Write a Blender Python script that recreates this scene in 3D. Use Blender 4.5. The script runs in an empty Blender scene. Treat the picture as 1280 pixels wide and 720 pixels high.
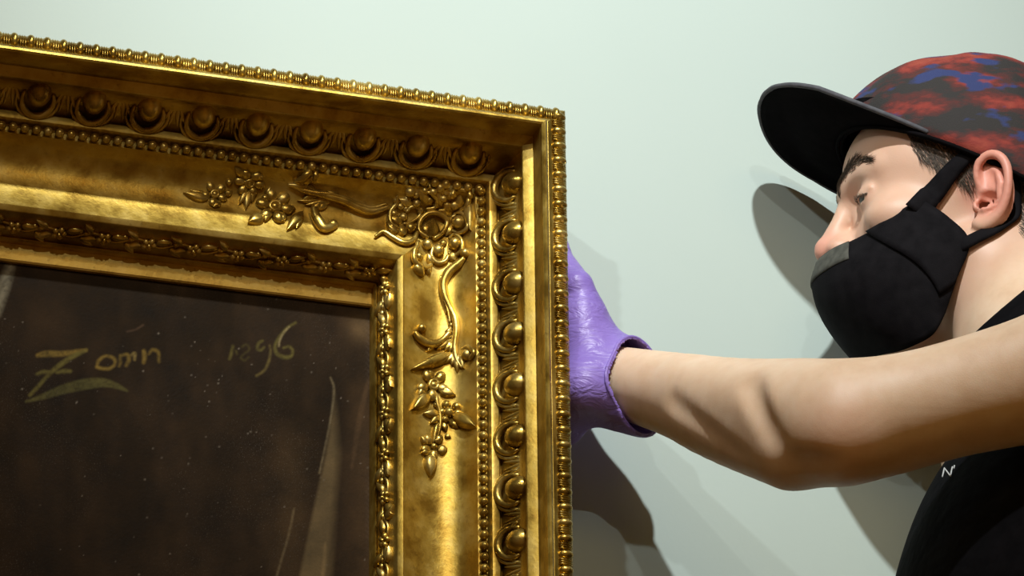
import bpy, math, random
import numpy as np
from mathutils import Vector, Matrix

random.seed(7)
rng = np.random.default_rng(7)
scene = bpy.context.scene
COL = scene.collection

# ------------------------------------------------------------------ camera
# orientation from the two vanishing points of the frame's rails (1280x720 frame)
F_PX = 5800.0
CAM_R = Vector((.9517, -.307, -.0109)).normalized()
CAM_F = Vector((.2825, .861, .4231)).normalized()
CAM_U = CAM_R.cross(CAM_F).normalized()
CAM_R = CAM_F.cross(CAM_U).normalized()
Z0 = 1.82                    # height of the frame's top edge above the floor
S = .00063                   # metres per photo pixel at the frame corner
H_PEAK = .165                # how far the frame's highest moulding stands off the wall
CORNER = Vector((0, -(H_PEAK - 44 * S), Z0))


def pix_dir(px, py):
    return (CAM_F + CAM_R * ((px - 640) / F_PX) - CAM_U * ((py - 360) / F_PX))


CAM_POS = CORNER - pix_dir(706, 139) * (F_PX * S)


def at(px, py, h):
    """point on the plane h metres in front of the wall seen at a photo pixel"""
    d = pix_dir(px, py)
    t = (-h - CAM_POS.y) / d.y
    return CAM_POS + d * t


def proj(p):
    v = Vector(p) - CAM_POS
    z = v.dot(CAM_F)
    return 640 + F_PX * v.dot(CAM_R) / z, 360 - F_PX * v.dot(CAM_U) / z


cam = bpy.data.cameras.new('camera')
cam_o = bpy.data.objects.new('camera', cam)
COL.objects.link(cam_o)
cam.sensor_width = 36
cam.lens = 36 * F_PX / 1280
cam.clip_start = .05
m = Matrix((CAM_R, CAM_U, -CAM_F)).transposed().to_4x4()
m.translation = CAM_POS
cam_o.matrix_world = m
scene.camera = cam_o

# ------------------------------------------------------------------ light
w = bpy.data.worlds.new('world')
scene.world = w
w.use_nodes = True
w.node_tree.nodes['Background'].inputs[0].default_value = (.9, .95, 1, 1)
w.node_tree.nodes['Background'].inputs[1].default_value = .0


def spot(name, loc, target, power, color, size, blend, radius):
    l = bpy.data.lights.new(name, 'SPOT')
    l.energy = power
    l.color = color
    l.spot_size = math.radians(size)
    l.spot_blend = blend
    l.shadow_soft_size = radius
    o = bpy.data.objects.new(name, l)
    COL.objects.link(o)
    o.location = loc
    o.rotation_euler = (Vector(target) - Vector(loc)).to_track_quat('-Z', 'Y').to_euler()
    return o


# three ceiling track spots, one for each direction of shadow on the wall, and the room's general ceiling light
spot('gallery_spot_main_offscreen', (-.2, -1.4, 2.75), (.14, 0, 2.0), 134, (.95, 1, 1), 66, 1.0, .025)
spot('gallery_spot_far_offscreen', (-.95, -4.2, 2.83), (-.1, 0, 1.97), 80, (.98, 1, .98), 19, 1.0, .03)
spot('gallery_spot_side_offscreen', (-1.61, -2.6, 2.86), (-.06, 0, 1.93), 84, (.93, .99, 1), 23, 1.0, .035)
al = bpy.data.lights.new('ceiling_light_offscreen', 'AREA')
al.energy = 40
al.color = (1, .66, .26)
al.shape = 'RECTANGLE'
al.size = 2.4
al.size_y = 1.6
alo = bpy.data.objects.new('ceiling_light_offscreen', al)
COL.objects.link(alo)
alo.location = (-.6, -3.4, 2.97)

scene.view_settings.view_transform = 'Standard'
scene.view_settings.look = 'None'
scene.view_settings.exposure = 0
scene.view_settings.gamma = 1
scene.view_settings.use_curve_mapping = False


# ------------------------------------------------------------------ helpers
def link(name, verts, faces, mat, parent=None, smooth=True):
    me = bpy.data.meshes.new(name)
    me.from_pydata([tuple(v) for v in verts], [], [tuple(f) for f in faces])
    if smooth and len(me.polygons):
        me.polygons.foreach_set('use_smooth', [True] * len(me.polygons))
    me.update()
    if mat:
        me.materials.append(mat)
    o = bpy.data.objects.new(name, me)
    COL.objects.link(o)
    if parent:
        o.parent = parent
    return o


def inst(name, me, matrix, parent):
    o = bpy.data.objects.new(name, me)
    COL.objects.link(o)
    if parent:
        o.parent = parent
        o.matrix_local = parent.matrix_world.inverted() @ matrix if parent.type == 'EMPTY' else matrix
    else:
        o.matrix_world = matrix
    return o


def tag(o, label=None, cat=None, group=None, kind=None):
    if label: o['label'] = label
    if cat: o['category'] = cat
    if group: o['group'] = group
    if kind: o['kind'] = kind
    return o


def box(name, a, b, mat, parent=None):
    x0, y0, z0 = a
    x1, y1, z1 = b
    v = [(x0, y0, z0), (x1, y0, z0), (x1, y1, z0), (x0, y1, z0), (x0, y0, z1), (x1, y0, z1), (x1, y1, z1), (x0, y1, z1)]
    f = [(0, 3, 2, 1), (4, 5, 6, 7), (0, 1, 5, 4), (1, 2, 6, 5), (2, 3, 7, 6), (3, 0, 4, 7)]
    return link(name, v, f, mat, parent, smooth=False)


def material(name, base=(.5, .5, .5), rough=.5, metal=0., spec=.5):
    mt = bpy.data.materials.new(name)
    mt.use_nodes = True
    b = mt.node_tree.nodes['Principled BSDF']
    b.inputs['Base Color'].default_value = (*base, 1)
    b.inputs['Roughness'].default_value = rough
    b.inputs['Metallic'].default_value = metal
    b.inputs['Specular IOR Level'].default_value = spec
    return mt, mt.node_tree, b


def nd(nt, typ, **kw):
    n = nt.nodes.new(typ)
    for k, v in kw.items():
        if k in n.inputs:
            n.inputs[k].default_value = v
        else:
            setattr(n, k, v)
    return n


def ramp(nt, fac, stops):
    r = nt.nodes.new('ShaderNodeValToRGB')
    els = r.color_ramp.elements
    while len(els) < len(stops):
        els.new(.5)
    for e, (p, c) in zip(els, stops):
        e.position = p
        e.color = (*c, 1) if len(c) == 3 else c
    nt.links.new(fac, r.inputs[0])
    return r.outputs[0]


def noise(nt, vec, scale, detail=4, rough=.55, out='Fac'):
    n = nt.nodes.new('ShaderNodeTexNoise')
    n.inputs['Scale'].default_value = scale
    n.inputs['Detail'].default_value = detail
    n.inputs['Roughness'].default_value = rough
    if vec is not None:
        nt.links.new(vec, n.inputs['Vector'])
    return n.outputs[out]


def bump(nt, b, height, strength, dist):
    n = nt.nodes.new('ShaderNodeBump')
    n.inputs['Strength'].default_value = strength
    n.inputs['Distance'].default_value = dist
    nt.links.new(height, n.inputs['Height'])
    nt.links.new(n.outputs[0], b.inputs['Normal'])


def mix(nt, fac, a, b, mode='MIX'):
    n = nt.nodes.new('ShaderNodeMix')
    n.data_type = 'RGBA'
    n.blend_type = mode
    for sock, v in ((0, fac), (6, a), (7, b)):
        if hasattr(v, 'is_output'):
            nt.links.new(v, n.inputs[sock])
        else:
            n.inputs[sock].default_value = v if sock == 0 else (*v, 1)
    return n.outputs[2]


def coords(nt, kind='Object', scale=None, rot=None):
    t = nt.nodes.new('ShaderNodeTexCoord').outputs[kind]
    if scale or rot:
        mp = nt.nodes.new('ShaderNodeMapping')
        if scale: mp.inputs['Scale'].default_value = scale
        if rot: mp.inputs['Rotation'].default_value = rot
        nt.links.new(t, mp.inputs[0])
        t = mp.outputs[0]
    return t


def position(nt):
    return nt.nodes.new('ShaderNodeNewGeometry').outputs['Position']


# ------------------------------------------------------------------ materials
def gold_material(name, c0, c1, c2, rough, metal=.85):
    mt, nt, b = material(name, c1, rough, metal)
    p = position(nt)
    n1 = noise(nt, p, 38, 5, .6)
    n2 = noise(nt, p, 210, 3, .6)
    c = ramp(nt, n1, [(.36, c0), (.5, c1), (.64, c2)])
    c = mix(nt, ramp(nt, noise(nt, p, 9, 4, .6), [(.40, (.45, .45, .45)), (.58, (0, 0, 0))]), c, tuple(.55 * v for v in c0))
    c = mix(nt, ramp(nt, n2, [(.58, (0, 0, 0)), (.78, (.55, .55, .55))]), c, (.17, .085, .02))
    nt.links.new(c, b.inputs['Base Color'])
    r = nt.nodes.new('ShaderNodeMapRange')
    r.inputs[1].default_value = .3
    r.inputs[2].default_value = .75
    r.inputs[3].default_value = rough - .09
    r.inputs[4].default_value = rough + .14
    nt.links.new(n1, r.inputs[0])
    nt.links.new(r.outputs[0], b.inputs['Roughness'])
    bump(nt, b, n2, .12, .002)
    return mt


GOLD = gold_material('worn_gilding', (.34, .20, .027), (.54, .36, .065), (.66, .48, .13), .42)
GOLD_ORN = gold_material('aged_gilt_ornament', (.36, .225, .04), (.60, .41, .085), (.74, .56, .18), .31, .86)
GOLD_MATTE = gold_material('matte_gilt_slip', (.60, .40, .09), (.72, .50, .12), (.78, .56, .16), .55)

WALL, nt, b = material('painted_wall', (.80, .86, .78), .75)
p = position(nt)
nt.links.new(ramp(nt, noise(nt, p, 3.0, 3), [(.3, (.47, .555, .51)), (.7, (.485, .57, .525))]), b.inputs['Base Color'])
bump(nt, b, noise(nt, p, 260, 3), .04, .002)
FLOOR, nt, b = material('oak_floor', (.2, .11, .05), .4)
c = coords(nt, 'Object', (1.2, 9, 1))
nt.links.new(ramp(nt, noise(nt, c, 4, 6), [(.3, (.36, .26, .13)), (.7, (.48, .36, .19))]), b.inputs['Base Color'])
CEIL, nt, b = material('ceiling_paint', (.35, .35, .33), .9)
nt.links.new(ramp(nt, noise(nt, position(nt), 5, 3), [(.3, (.34, .28, .2)), (.7, (.38, .31, .22))]), b.inputs['Base Color'])
TRIM, nt, b = material('trim_paint', (.7, .72, .68), .5)
nt.links.new(ramp(nt, noise(nt, position(nt), 7, 3), [(.3, (.68, .70, .66)), (.7, (.72, .74, .70))]), b.inputs['Base Color'])

WALL2, nt, b = material('warm_gallery_wall', (.42, .34, .23), .8)
nt.links.new(ramp(nt, noise(nt, position(nt), 4, 3), [(.3, (.40, .32, .21)), (.7, (.44, .36, .25))]), b.inputs['Base Color'])

# ------------------------------------------------------------------ the room
RX0, RX1, RY, RZ = -3.6, 3.2, -5.4, 3.0


def struct(o):
    o['kind'] = 'structure'
    return o


struct(box('wall_back', (RX0 - .1, 0, 0), (RX1 + .1, .12, RZ), WALL))
struct(box('wall_left', (RX0 - .12, RY, 0), (RX0, 0, RZ), WALL2))
struct(box('wall_right', (RX1, RY, 0), (RX1 + .12, 0, RZ), WALL2))
struct(box('wall_front', (RX0 - .1, RY - .12, 0), (RX1 + .1, RY, RZ), WALL2))
struct(box('floor', (RX0 - .1, RY - .1, -.1), (RX1 + .1, .1, 0), FLOOR))
struct(box('ceiling', (RX0 - .1, RY - .1, RZ), (RX1 + .1, .1, RZ + .1), CEIL))
struct(box('baseboard_back', (RX0, -.018, 0), (RX1, 0, .12), TRIM))

# ------------------------------------------------------------------ the frame
# moulding profile in photo pixels: (distance in from the outer edge, depth below the peak)
HW = H_PEAK / S
cove = []
for i in range(17):
    t = i / 16
    a = (96, 114); c_ = (112, 166); e = (185, 130)
    cove.append(((1 - t) ** 2 * a[0] + 2 * t * (1 - t) * c_[0] + t * t * e[0],
                 (1 - t) ** 2 * a[1] + 2 * t * (1 - t) * c_[1] + t * t * e[1]))
PROFILE = [(3, HW - 1), (3, 60), (0, 52), (0, 43), (3, 39), (23, 30), (25, 29), (26, 22), (31, 19), (33.5, 12), (35, 12.5), (36, 6), (40, .5), (43, 0), (45, 2),
           (45, 8), (44, 16), (43.4, 26), (43.8, 35), (44.5, 38.5), (45.5, 39), (55.6, 43.8), (56.6, 45), (56.4, 49), (54, 54), (52, 60),
           (52, 68), (54, 80), (59, 93), (66, 105), (67, 111), (69, 111), (69.6, 106), (72, 103.4), (77, 102.6), (81, 103.6), (82.5, 106), (83, 118), (95, 121)] + cove + \
          [(185.5, 127.5), (187, 125.6), (192.6, 128.2), (194, 130.5), (194.6, 145), (196.4, 148), (199, 157), (203, 170), (205.5, 178), (206, 175), (207.5, 174),
           (209, 176), (209, 200), (200, 204), (200, HW - 1)]
FW, FH = 1.16, 1.52          # outer size of the frame


def prof_depth(v):
    """surface depth (px) at distance v from the outer edge, for the visible slope"""
    best = None
    for (v0, d0), (v1, d1) in zip(PROFILE[3:-3], PROFILE[4:-2]):
        lo, hi = min(v0, v1), max(v0, v1)
        if lo <= v <= hi and hi > lo:
            t = (v - v0) / (v1 - v0)
            d = d0 + t * (d1 - d0)
            best = d if best is None else min(best, d)
    return best if best is not None else (45 if v < 0 else 200)


FRAME = bpy.data.objects.new('framed_painting', None)
COL.objects.link(FRAME)
FRAME.location = (-FW / 2, 0, Z0 - FH)
tag(FRAME, 'large dark oil painting in an ornate carved gilt frame, held against the wall', 'painting')
bpy.context.view_layer.update()
FINV = FRAME.matrix_world.inverted()


def framepart(name, verts, faces, mat, smooth=True, parent=None):
    vs = [FINV @ Vector(v) for v in verts]
    return link(name, vs, faces, mat, parent or FRAME, smooth)


def rail(a, b, inward, name='rail'):
    """one mitred length of the moulding from corner a to b (x,z), inward = unit (x,z)"""
    dirx, dirz = b[0] - a[0], b[1] - a[1]
    L = math.hypot(dirx, dirz)
    dirx /= L; dirz /= L
    # crisp edges: duplicate profile vertices at sharp corners via split normals later
    n = len(PROFILE)
    NS = 2
    vs, fs = [], []
    for k in range(NS):
        for v, d in PROFILE:
            vv = v * S
            along = vv if k == 0 else L - vv
            x = a[0] + dirx * along + inward[0] * vv
            z = a[1] + dirz * along + inward[1] * vv
            vs.append((x, -(H_PEAK - d * S), z))
    for i in range(n - 1):
        fs.append((i, i + 1, n + i + 1, n + i))
    o = framepart(name, vs, fs, GOLD)
    me = o.data
    # sharp edges by angle
    for e in me.edges:
        pass
    md = o.modifiers.new('edges', 'EDGE_SPLIT')
    md.split_angle = math.radians(38)
    return o


C_TL, C_TR, C_BR, C_BL = (-FW, Z0), (0, Z0), (0, Z0 - FH), (-FW, Z0 - FH)
rail(C_TL, C_TR, (0, -1))
rail(C_TR, C_BR, (-1, 0))
rail(C_BR, C_BL, (0, 1))
rail(C_BL, C_TL, (1, 0))


def rail_point(side, along, v, d):
    """side 'top': along measured left from the corner; 'right': measured down from the corner (all px units)"""
    h = H_PEAK - d * S
    if side == 'top':
        return Vector((-along * S, -h, Z0 - v * S))
    return Vector((-v * S, -h, Z0 - along * S))


def rail_basis(side, v, d, along, normal_vd):
    """matrix with x along the rail, z = outward normal of the profile slope, y = across (inward)"""
    nv, ndp = normal_vd
    L = math.hypot(nv, ndp); nv /= L; ndp /= L
    if side == 'top':
        X = Vector((1, 0, 0)); inward = Vector((0, 0, -1))
    else:
        X = Vector((0, 0, 1)); inward = Vector((-1, 0, 0))
    out = Vector((0, -1, 0))
    Zv = (inward * nv + out * ndp).normalized()
    Y = Zv.cross(X).normalized()
    m = Matrix((X, Y, Zv)).transposed().to_4x4()
    m.translation = rail_point(side, along, v, d)
    return m


def spheroid(rx, ry, rz, nu=12, nv=7, zmin=-1.0):
    vs, fs = [], []
    for j in range(nv + 1):
        ph = -math.pi / 2 + math.pi * j / nv
        zz = max(math.sin(ph), zmin)
        for i in range(nu):
            a = 2 * math.pi * i / nu
            vs.append((rx * math.cos(ph) * math.cos(a), ry * math.cos(ph) * math.sin(a), rz * zz))
    for j in range(nv):
        for i in range(nu):
            fs.append((j * nu + i, j * nu + (i + 1) % nu, (j + 1) * nu + (i + 1) % nu, (j + 1) * nu + i))
    return vs, fs


def mesh_of(name, vf, mat):
    me = bpy.data.meshes.new(name)
    me.from_pydata([tuple(v) for v in vf[0]], [], vf[1])
    me.polygons.foreach_set('use_smooth', [True] * len(me.polygons))
    me.materials.append(mat)
    return me


def tube(points, radii, nu=8, cap=True, flat=None):
    """swept tube; flat=(normal, factor) squashes it along a normal"""
    P = [Vector(p) for p in points]
    vs, fs = [], []
    up = Vector((.13, -1, .21)).normalized()
    for i, p_ in enumerate(P):
        t = (P[min(i + 1, len(P) - 1)] - P[max(i - 1, 0)]).normalized()
        a = t.cross(up).normalized()
        b_ = t.cross(a).normalized()
        for k in range(nu):
            q = 2 * math.pi * k / nu
            vs.append(p_ + (a * math.cos(q) + b_ * math.sin(q)) * radii[i])
    n = len(P)
    for i in range(n - 1):
        for k in range(nu):
            fs.append((i * nu + k, i * nu + (k + 1) % nu, (i + 1) * nu + (k + 1) % nu, (i + 1) * nu + k))
    if cap:
        for i, end in ((0, 0), (n - 1, 1)):
            c0 = len(vs)
            t = (P[1] - P[0]).normalized() * -1 if i == 0 else (P[-1] - P[-2]).normalized()
            vs.append(P[i] + t * radii[i] * .8)
            for k in range(nu):
                f = (c0, i * nu + k, i * nu + (k + 1) % nu)
                fs.append(f if end else f[::-1])
    return vs, fs


def spline(pts, n):
    """Catmull-Rom through points (tuples of any length)"""
    pts = [np.array(p_, float) for p_ in pts]
    P = [2 * pts[0] - pts[1]] + pts + [2 * pts[-1] - pts[-2]]
    out = []
    segs = len(pts) - 1
    for q in range(n):
        u = q / (n - 1) * segs
        i = min(int(u), segs - 1)
        t = u - i
        a, b_, c_, d = P[i], P[i + 1], P[i + 2], P[i + 3]
        out.append(.5 * ((2 * b_) + (-a + c_) * t + (2 * a - 5 * b_ + 4 * c_ - d) * t * t + (-a + 3 * b_ - 3 * c_ + d) * t ** 3))
    return out


# --- egg and dart course (on the slope v 46..67, depth 71..108)
EGG_N = (21, 18)
egg_me = mesh_of('egg', spheroid(15 * S, 19 * S, 16.5 * S, 16, 10, -.4), GOLD_ORN)


def ring_husk():
    pts, rad = [], []
    for i in range(15):
        a = math.radians(-205 + 230 * i / 14)
        pts.append((19.5 * S * math.cos(a), (-2 + 21.5 * math.sin(a)) * S, 3.0 * S))
        rad.append((2.4 + 2.8 * math.sin(math.pi * i / 14)) * S)
    return tube(pts, rad, 6)


def ring_outer():
    pts, rad = [], []
    for i in range(13):
        a = math.radians(-195 + 210 * i / 12)
        pts.append((26.5 * S * math.cos(a), (-2 + 26 * math.sin(a)) * S, 1.5 * S))
        rad.append((1.5 + 1.3 * math.sin(math.pi * i / 12)) * S)
    return tube(pts, rad, 6)


def leaf_mesh(L, W, Ht, nu=9, nv=7, curl=0., rib=.25, point=.75):
    """carved leaf lying along +x, lens shaped with a midrib, pointed tip"""
    vs, fs = [], []
    for i in range(nu):
        s_ = i / (nu - 1)
        wd = W * .5 * (math.sin(math.pi * min(1, s_ ** point * .97 + .03))) ** .8
        for j in range(nv):
            t = -1 + 2 * j / (nv - 1)
            z = Ht * math.sqrt(max(0, 1 - t * t)) * (.35 + .65 * math.sin(math.pi * (.12 + .8 * s_))) - rib * Ht * math.exp(-(t / .22) ** 2) * (1 - s_)
            z += curl * (s_ ** 2) * L
            vs.append((s_ * L, t * wd, z))
    for i in range(nu - 1):
        for j in range(nv - 1):
            fs.append((i * nv + j, (i + 1) * nv + j, (i + 1) * nv + j + 1, i * nv + j + 1))
    # closed underside
    off = len(vs)
    for i in range(nu):
        x, y, z = vs[i * nv]
        vs.append((x, y, -Ht * .6))
        x, y, z = vs[i * nv + nv - 1]
        vs.append((x, y, -Ht * .6))
    for i in range(nu - 1):
        fs.append((i * nv, off + 2 * i, off + 2 * i + 2, (i + 1) * nv))
        fs.append((i * nv + nv - 1, (i + 1) * nv + nv - 1, off + 2 * i + 3, off + 2 * i + 1))
    return vs, fs


husk_me = mesh_of('egg_husk', ring_husk(), GOLD_ORN)
outer_me = mesh_of('egg_border', ring_outer(), GOLD_ORN)


def dart_parts():
    V, Fc = [], []
    for k, ang in enumerate((-26, -9, 9, 26)):
        v_, f_ = leaf_mesh(33 * S, 6.4 * S, 3.2 * S, 7, 5)
        a = math.radians(-90 + ang)
        o = len(V)
        for x, y, z in v_:
            V.append((x * math.cos(a) - y * math.sin(a) + ang * .06 * S, x * math.sin(a) + y * math.cos(a) + 17 * S, z))
        Fc += [tuple(i + o for i in f) for f in f_]
    return V, Fc


dart_me = mesh_of('dart', dart_parts(), GOLD_ORN)
EGG_STEP = 68.4


def place(name, me, side, along, v, d, nrm, flip=False):
    m = rail_basis(side, v, d, along, nrm)
    return inst(name, me, m, FRAME)


# the top course runs on inward-facing slope: local +y must point outward (towards the outer edge)
def course(side, start, count):
    for k in range(count):
        al_ = start + k * EGG_STEP
        m = rail_basis(side, 57.5, 87, al_, EGG_N)
        # orient local +y towards outer edge
        outw = Vector((0, 0, 1)) if side == 'top' else Vector((1, 0, 0))
        if m.to_3x3().col[1].dot(outw) < 0:
            m = m @ Matrix.Rotation(math.pi, 4, 'Z')
        e = inst('egg', egg_me, m @ Matrix.Translation((0, 8 * S, 2 * S)), FRAME)
        inst('egg_husk', husk_me, m, FRAME)
        inst('egg_border', outer_me, m, FRAME)
        if k < count:
            m2 = m.copy()
            m2.translation = rail_point(side, al_ + EGG_STEP / 2, 57.5, 87)
            inst('dart', dart_me, m2, FRAME)


course('top', 113, 15)
course('right', 92, 12)

# --- bead course
bead_me = mesh_of('bead', spheroid(6.0 * S, 6.0 * S, 6.0 * S, 10, 7), GOLD_ORN)
spacer_me = mesh_of('bead_spacer', spheroid(2.6 * S, 4.2 * S, 3.4 * S, 8, 5), GOLD_ORN)
BEAD_STEP = 14.45
for side, n in (('top', 76), ('right', 62)):
    for k in range(n):
        al_ = 92 + k * BEAD_STEP
        m = rail_basis(side, 89.3, 111, al_, (2, 12))
        inst('bead', bead_me, m, FRAME)

# --- pearl and reel course on the outer chamfer
pearl_me = mesh_of('pearl', spheroid(6.2 * S, 10.6 * S, 8.5 * S, 10, 7), GOLD_ORN)
PEARL_STEP = 20.2
rv, rf = [], []
for side, n in (('top', 54), ('right', 44)):
    for k in range(n):
        al_ = 16 + k * PEARL_STEP
        m = rail_basis(side, 12.5, 33.5, al_, (-9, 20))
        inst('pearl', pearl_me, m, FRAME)
        for dx in (7.2, 10.1, 13.0):
            m2 = rail_basis(side, 12.5, 33.5, al_ + dx, (-9, 20))
            v_, f_ = spheroid(1.5 * S, 11 * S, 5.0 * S, 8, 6)
            o = len(rv)
            rv += [m2 @ Vector(q) for q in v_]
            rf += [tuple(i + o for i in f) for f in f_]
tag(framepart('reels', rv, rf, GOLD_ORN), kind='stuff')

# --- gilt slip: only the upper edge of the opening shows one
CAN_D = 197
sl0, sl1 = (203, 186), (221, 212)
vs, fs = [], []
for x in (-FW + 195 * S, -203 * S):
    for v, d in ((203, 187), (204, 186.5), (229, 189), (231, 191), (231, 196.5), (203, 196.5)):
        vs.append((x, -(H_PEAK - d * S), Z0 - v * S))
fs = [(i, (i + 1) % 6, 6 + (i + 1) % 6, 6 + i) for i in range(6)] + [(0, 5, 4, 3, 2, 1), (6, 7, 8, 9, 10, 11)]
framepart('slip', vs, fs, GOLD_MATTE, smooth=False)

# --- the canvas: a grid whose colours are painted by the functions below (photo pixel frame)
def canvas_axis(lo, hi, f0, f1, step, coarse):
    a = list(np.arange(lo, f0, coarse)) + list(np.arange(f0, f1, step)) + list(np.arange(f1, hi, coarse)) + [hi]
    return np.array(a)


cx = canvas_axis(-FW + 195 * S, -195 * S, -.52, -195 * S - .0005, .00085, .03)
cz = canvas_axis(Z0 - FH + 195 * S, Z0 - 200 * S, Z0 - .62, Z0 - 200 * S - .0005, .00085, .03)
CH = H_PEAK - CAN_D * S
GX, GZ = np.meshgrid(cx, cz)
vx = GX - CAM_POS.x
vy = -CH - CAM_POS.y
vz = GZ - CAM_POS.z
dz = vx * CAM_F.x + vy * CAM_F.y + vz * CAM_F.z
PX = 640 + F_PX * (vx * CAM_R.x + vy * CAM_R.y + vz * CAM_R.z) / dz
PY = 360 - F_PX * (vx * CAM_U.x + vy * CAM_U.y + vz * CAM_U.z) / dz
rgb = np.zeros(PX.shape + (3,))
rgb[:] = (.018, .0115, .006)


_tab = rng.random((64, 64))


def vnoise(x, y):
    xi, yi = np.floor(x).astype(int), np.floor(y).astype(int)
    fx, fy = x - xi, y - yi
    fx = fx * fx * (3 - 2 * fx); fy = fy * fy * (3 - 2 * fy)
    T = lambda i, j: _tab[i % 64, j % 64]
    return (T(xi, yi) * (1 - fx) + T(xi + 1, yi) * fx) * (1 - fy) + (T(xi, yi + 1) * (1 - fx) + T(xi + 1, yi + 1) * fx) * fy


PNOISE = .5 * vnoise(PX * .22, PY * .22) + .5 * vnoise(PX * .55 + 7, PY * .55 + 3)
BNOISE = .6 * vnoise(PX * .018 + 11, PY * .012 + 5) + .4 * vnoise(PX * .07 + 3, PY * .03 + 9)


def lerp_to(mask, col):
    global rgb
    rgb = rgb * (1 - mask[..., None]) + np.array(col) * mask[..., None]


def stroke_mask(pts, w0, soft=1.5, n=170):
    """pts: (px, py, halfwidth) control points"""
    q = np.array(spline(pts, n))
    best = np.full(PX.shape, 1e9)
    x0, x1, y0, y1 = q[:, 0].min() - 30, q[:, 0].max() + 30, q[:, 1].min() - 30, q[:, 1].max() + 30
    sel = (PX > x0) & (PX < x1) & (PY > y0) & (PY < y1)
    a, b_ = PX[sel], PY[sel]
    bb = np.full(a.shape, 1e9)
    for x, y, w_ in q:
        bb = np.minimum(bb, np.hypot(a - x, b_ - y) - w_ * w0)
    best[sel] = bb
    return np.clip(.5 - best / (2 * soft), 0, 1) * np.clip(.35 + 1.1 * PNOISE, .3, 1)


def poly_between(left, right, soft):
    """mask between two x(y) polylines"""
    ly = np.array([p_[1] for p_ in left]); lx = np.array([p_[0] for p_ in left])
    ry = np.array([p_[1] for p_ in right]); rx = np.array([p_[0] for p_ in right])
    L = np.interp(PY, ly, lx); R = np.interp(PY, ry, rx)
    m_ = np.clip((PX - L) / soft, 0, 1) * np.clip((R - PX) / (soft * 2.5), 0, 1)
    return m_ * (PY > ly[0])


def fr(x0, y0, sc):
    return lambda X, Y, w_=None: (x0 + X / sc, y0 + Y / sc) if w_ is None else (x0 + X / sc, y0 + Y / sc, w_ / sc)


n_low = np.sin(PX * .021 + 1.3) * np.cos(PY * .017) + .6 * np.sin(PX * .05 + PY * .03)
lerp_to(np.clip(BNOISE * 1.3 - .35, 0, .8), (.034, .021, .011))
# warm brown passage beside the right edge, darker folds
lerp_to(.55 * np.clip((PX - 425) / 25, 0, 1) * np.clip((PY - 440) / 80, 0, 1), (.060, .036, .017))
lerp_to(.35 * np.exp(-((PX - 362) / 22) ** 2) * np.clip((PY - 520) / 60, 0, 1), (.075, .046, .02))
g = fr(320, 470, 2.88)
lerp_to(.9 * poly_between([g(272, 20), g(268, 130), g(245, 280), g(200, 480), g(150, 720), g(60, 1100)],
                          [g(285, 20), g(303, 130), g(316, 280), g(300, 480), g(285, 720), g(270, 1100)], 5.0), (.10, .072, .035))
lerp_to(.5 * poly_between([g(340, 300), g(290, 480), g(245, 720), g(200, 1100)], [g(352, 300), g(310, 480), g(262, 720), g(230, 1100)], 3), (.03, .02, .012))
for pts, a_, c_ in (([g(268, 5, 1), g(280, 40, 2.5), g(278, 90, 2.5), g(262, 190, 2), g(228, 350, 1.5)], .8, (.20, .16, .09)),
                    ([g(137, 478, 2.5), g(118, 570, 3), g(75, 720, 3), g(40, 860, 3)], .8, (.14, .105, .055)),
                    ([g(250, 600, 4), g(240, 720, 6), g(225, 860, 6)], .5, (.19, .13, .06)),
                    ([g(405, 15, 6), g(372, 160, 10), g(345, 330, 5)], .35, (.10, .06, .03))):
    lerp_to(a_ * stroke_mask(pts, 1), c_)
# pale worn patches at the upper corners
lerp_to(.55 * np.exp(-(((PX - 452) / 16) ** 2 + ((PY - 410) / 16) ** 2)), (.16, .105, .05))
lerp_to(.75 * stroke_mask([(-6, 392, 6), (4, 360, 7), (12, 335, 5), (16, 322, 3)], 1, 4), (.22, .20, .14))
lerp_to(.5 * stroke_mask([(-4, 372, 2), (6, 352, 2), (18, 345, 1)], 1, 1.5), (.05, .045, .03))
# signature and date
g = fr(20, 390, 5.54)
OCH, OLV = (.20, .135, .03), (.135, .115, .03)
for pts, a_, c_ in (
        ([g(70, 620, 8), g(190, 585, 22), g(330, 535, 36), g(480, 500, 42), g(600, 490, 34), g(690, 510, 22), g(770, 545, 8)], .85, (.105, .095, .03)),
        ([g(150, 300, 14), g(210, 290, 24), g(330, 288, 20), g(430, 270, 14), g(485, 265, 12)], .95, OCH),
        ([g(485, 265, 12), g(390, 310, 18), g(300, 370, 18), g(220, 440, 14), g(150, 520, 14), g(95, 578, 12)], .9, OLV),
        ([g(145, 430, 10), g(190, 415, 15), g(240, 415, 10)], .8, OLV),
        ([g(285, 420, 10), g(330, 410, 16), g(375, 410, 14)], .85, OLV),
        ([g(560, 375, 10), g(575, 335, 12), g(620, 305, 10), g(675, 320, 12), g(685, 360, 10), g(650, 390, 12), g(600, 392, 12), g(560, 380, 12)], .95, OCH),
        ([g(720, 300, 8), g(722, 345, 12), g(715, 375, 8)], .7, OCH),
        ([g(730, 300, 10), g(770, 295, 12), g(782, 330, 14), g(765, 370, 12)], .9, OCH),
        ([g(800, 300, 8), g(820, 290, 14), g(822, 330, 8)], .8, (.26, .19, .06)),
        ([g(885, 270, 14), g(890, 310, 16), g(885, 350, 12)], .9, OCH),
        ([g(920, 290, 8), g(945, 262, 12), g(985, 280, 12), g(990, 345, 10)], .7, OCH),
        ([g(770, 135, 4), g(830, 120, 5), g(880, 90, 5)], .5, (.13, .08, .05))):
    lerp_to(.82 * a_ * stroke_mask(pts, .9), c_)
g = fr(270, 390, 5.143)
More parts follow.
